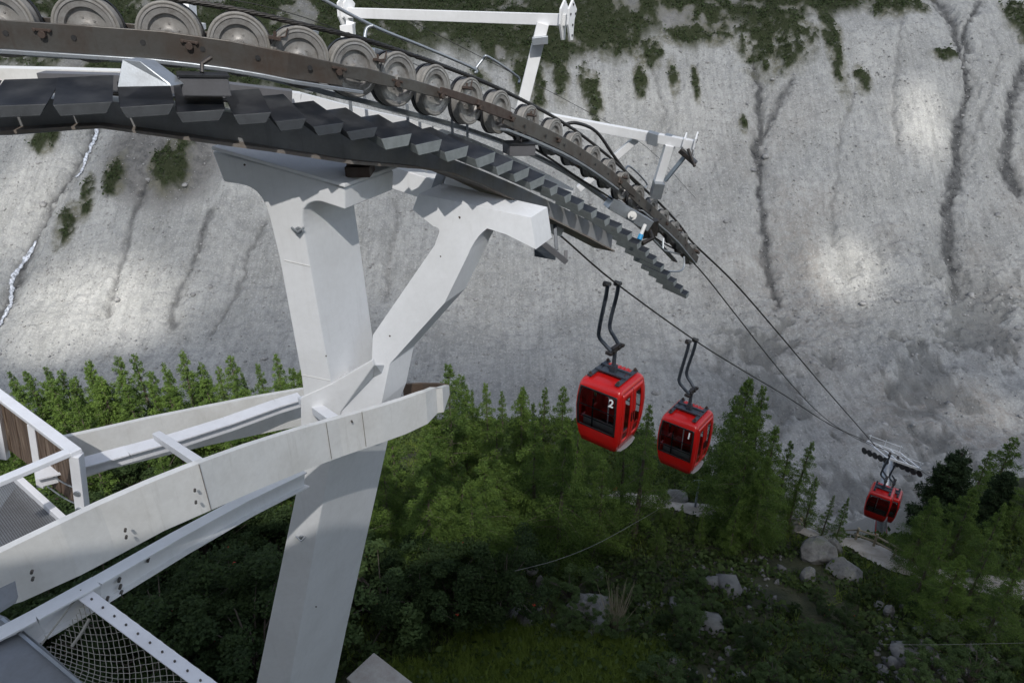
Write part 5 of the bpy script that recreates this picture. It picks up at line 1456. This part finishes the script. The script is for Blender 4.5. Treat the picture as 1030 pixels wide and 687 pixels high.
for x in (-1.5, 1.5, 4.5):
    bm = bmesh.new(); box(bm, (x, yb+.02, .3), (.7, 0, 0), (0, .03, 0), (0, 0, .8)); wf = link('window_frame', bm, 'blocker_wall', st)
    bm = bmesh.new(); box(bm, (x, yb+.055, .3), (.6, 0, 0), (0, .004, 0), (0, 0, .7)); link('pane', bm, 'black', wf)

# ================================================================ cloud layer over the valley: added unseen sheet, gaps placed to shape the sun patches
LDc = Vector((-.12, .66, -.74)).normalized(); ZC = 620.
def cl_xy(p): k = (ZC-p.z)/(-LDc.z); return (p.x-LDc.x*k, p.y-LDc.y*k)
def wallp(px, py): a = hit_wall(px, py); return Vector((a[0], a[1], float(wall_h(a[0], a[1]))))
GAPS = []   # cx, cy, rx, ry, strength
def gap(px, py, rx, ry, s, far=True):
    f_ = wallp if far else (lambda x, y: hit(x, y))
    c = cl_xy(f_(px, py)); a = cl_xy(f_(px+rx, py)); b = cl_xy(f_(px, py-ry))
    GAPS.append((c[0], c[1], abs(a[0]-c[0]), abs(b[1]-c[1])+1, s))
gap(95, 318, 120, 60, 1.0); gap(20, 215, 45, 60, .55); gap(858, 275, 42, 46, 1.0); gap(932, 130, 36, 48, .8); gap(1010, 420, 60, 30, .3); gap(640, 120, 120, 60, .22); gap(480, 300, 80, 60, .12)
def ngap(x, y, z, rx, ry, s):
    c = cl_xy(Vector((x, y, z))); GAPS.append((c[0], c[1], rx, ry, s))
ngap(-27, 16, -10, 37, 40, 1.0); ngap(-1, 8, -2, 10, 10, 1.0); ngap(2, 33, -18, 13, 9, .3)
def cloud_mask_mat():
    m, nt, b = newmat('cloud_light_mask')
    geo = nt.nodes.new('ShaderNodeTexCoord'); sp = nt.nodes.new('ShaderNodeSeparateXYZ'); nt.links.new(geo.outputs['Object'], sp.inputs[0])
    nx = noise(nt, geo.outputs['Object'], .022, 4, .6)
    wob = math_(nt, 'MULTIPLY', math_(nt, 'SUBTRACT', nx, .5), 1.7)
    tot = None
    for cx, cy, rx, ry, s in GAPS:
        dx = math_(nt, 'MULTIPLY', math_(nt, 'SUBTRACT', sp.outputs['X'], cx), 1/rx)
        dy = math_(nt, 'MULTIPLY', math_(nt, 'SUBTRACT', sp.outputs['Y'], cy), 1/ry)
        r2 = math_(nt, 'ADD', math_(nt, 'MULTIPLY', dx, dx), math_(nt, 'MULTIPLY', dy, dy))
        r = math_(nt, 'SQRT', r2)
        if rx > 20 or True: r = math_(nt, 'ADD', r, wob)
        k = ramp(nt, r, [(.35, 1), (.75, .5), (1.15, 0)])
        k = math_(nt, 'MULTIPLY', k, s)
        tot = k if tot is None else math_(nt, 'MAXIMUM', tot, k)
    base = nt.nodes.new('ShaderNodeMapRange'); base.inputs[1].default_value = -475; base.inputs[2].default_value = -415
    base.inputs[3].default_value = TNEAR; base.inputs[4].default_value = TFAR
    nt.links.new(sp.outputs['Y'], base.inputs[0])
    bt = math_(nt, 'ADD', base.outputs[0], math_(nt, 'MULTIPLY', wob, .18))
    T = math_(nt, 'ADD', bt, math_(nt, 'MULTIPLY', tot, math_(nt, 'SUBTRACT', 1.0, bt)), True)
    Ts = math_(nt, 'SQRT', T)       # two faces of the layer
    t = nt.nodes.new('ShaderNodeBsdfTransparent'); cb = nt.nodes.new('ShaderNodeCombineColor')
    tl = nt.nodes.new('ShaderNodeBsdfTranslucent'); tl.inputs[0].default_value = (.9, .9, .9, 1)
    mx = nt.nodes.new('ShaderNodeMixShader'); nt.links.new(Ts, mx.inputs[0]); nt.links.new(tl.outputs[0], mx.inputs[1]); nt.links.new(t.outputs[0], mx.inputs[2])
    nt.links.new(mx.outputs[0], nt.nodes['Material Output'].inputs['Surface']); return m
TNEAR, TFAR = .07, .31
M['cloud'] = cloud_mask_mat()
bm = bmesh.new(); box(bm, (0, -400, ZC+4), (420, 0, 0), (0, 330, 0), (0, 0, 4))
tag(link('added_cloud_sheet', bm, 'cloud'), kind='structure')
EXPO = 0.55
# ================================================================ light, sky, clouds, camera
LD = Vector((-.12, .66, -.74)).normalized()
w = bpy.data.worlds.new('World'); scene.world = w; w.use_nodes = True
nt = w.node_tree; bg = nt.nodes['Background']
sky = nt.nodes.new('ShaderNodeTexSky'); sky.sky_type = 'NISHITA'; sky.sun_disc = False
elev = math.asin(-LD.z); sky.sun_elevation = elev
sky.sun_rotation = math.atan2(-LD.x, -LD.y)
sky.altitude = 1900; sky.air_density = 1.0; sky.dust_density = 1.5
hs = nt.nodes.new('ShaderNodeHueSaturation'); hs.inputs['Saturation'].default_value = .6; nt.links.new(sky.outputs[0], hs.inputs['Color']); nt.links.new(hs.outputs[0], bg.inputs['Color']); bg.inputs['Strength'].default_value = .15
sl = bpy.data.lights.new('sun', 'SUN'); sl.energy = 3.9; sl.angle = R(.55); sl.color = (1, .965, .92)
so = bpy.data.objects.new('sun', sl); col.objects.link(so); so.rotation_euler = LD.to_track_quat('-Z', 'Y').to_euler()
cam = bpy.data.cameras.new('camera'); cam.lens = 24; cam.sensor_width = 36; cam.clip_start = .05; cam.clip_end = 4000
co = bpy.data.objects.new('camera', cam); col.objects.link(co); co.rotation_euler = (R(62), 0, 0); scene.camera = co
vs = scene.view_settings; vs.view_transform = 'Standard'; vs.look = 'None'; vs.gamma = 1; vs.use_curve_mapping = False
vs.exposure = EXPO
scene.cycles.max_bounces = 6; scene.cycles.transparent_max_bounces = 10; scene.cycles.diffuse_bounces = 3
scene.cycles.use_denoising = True
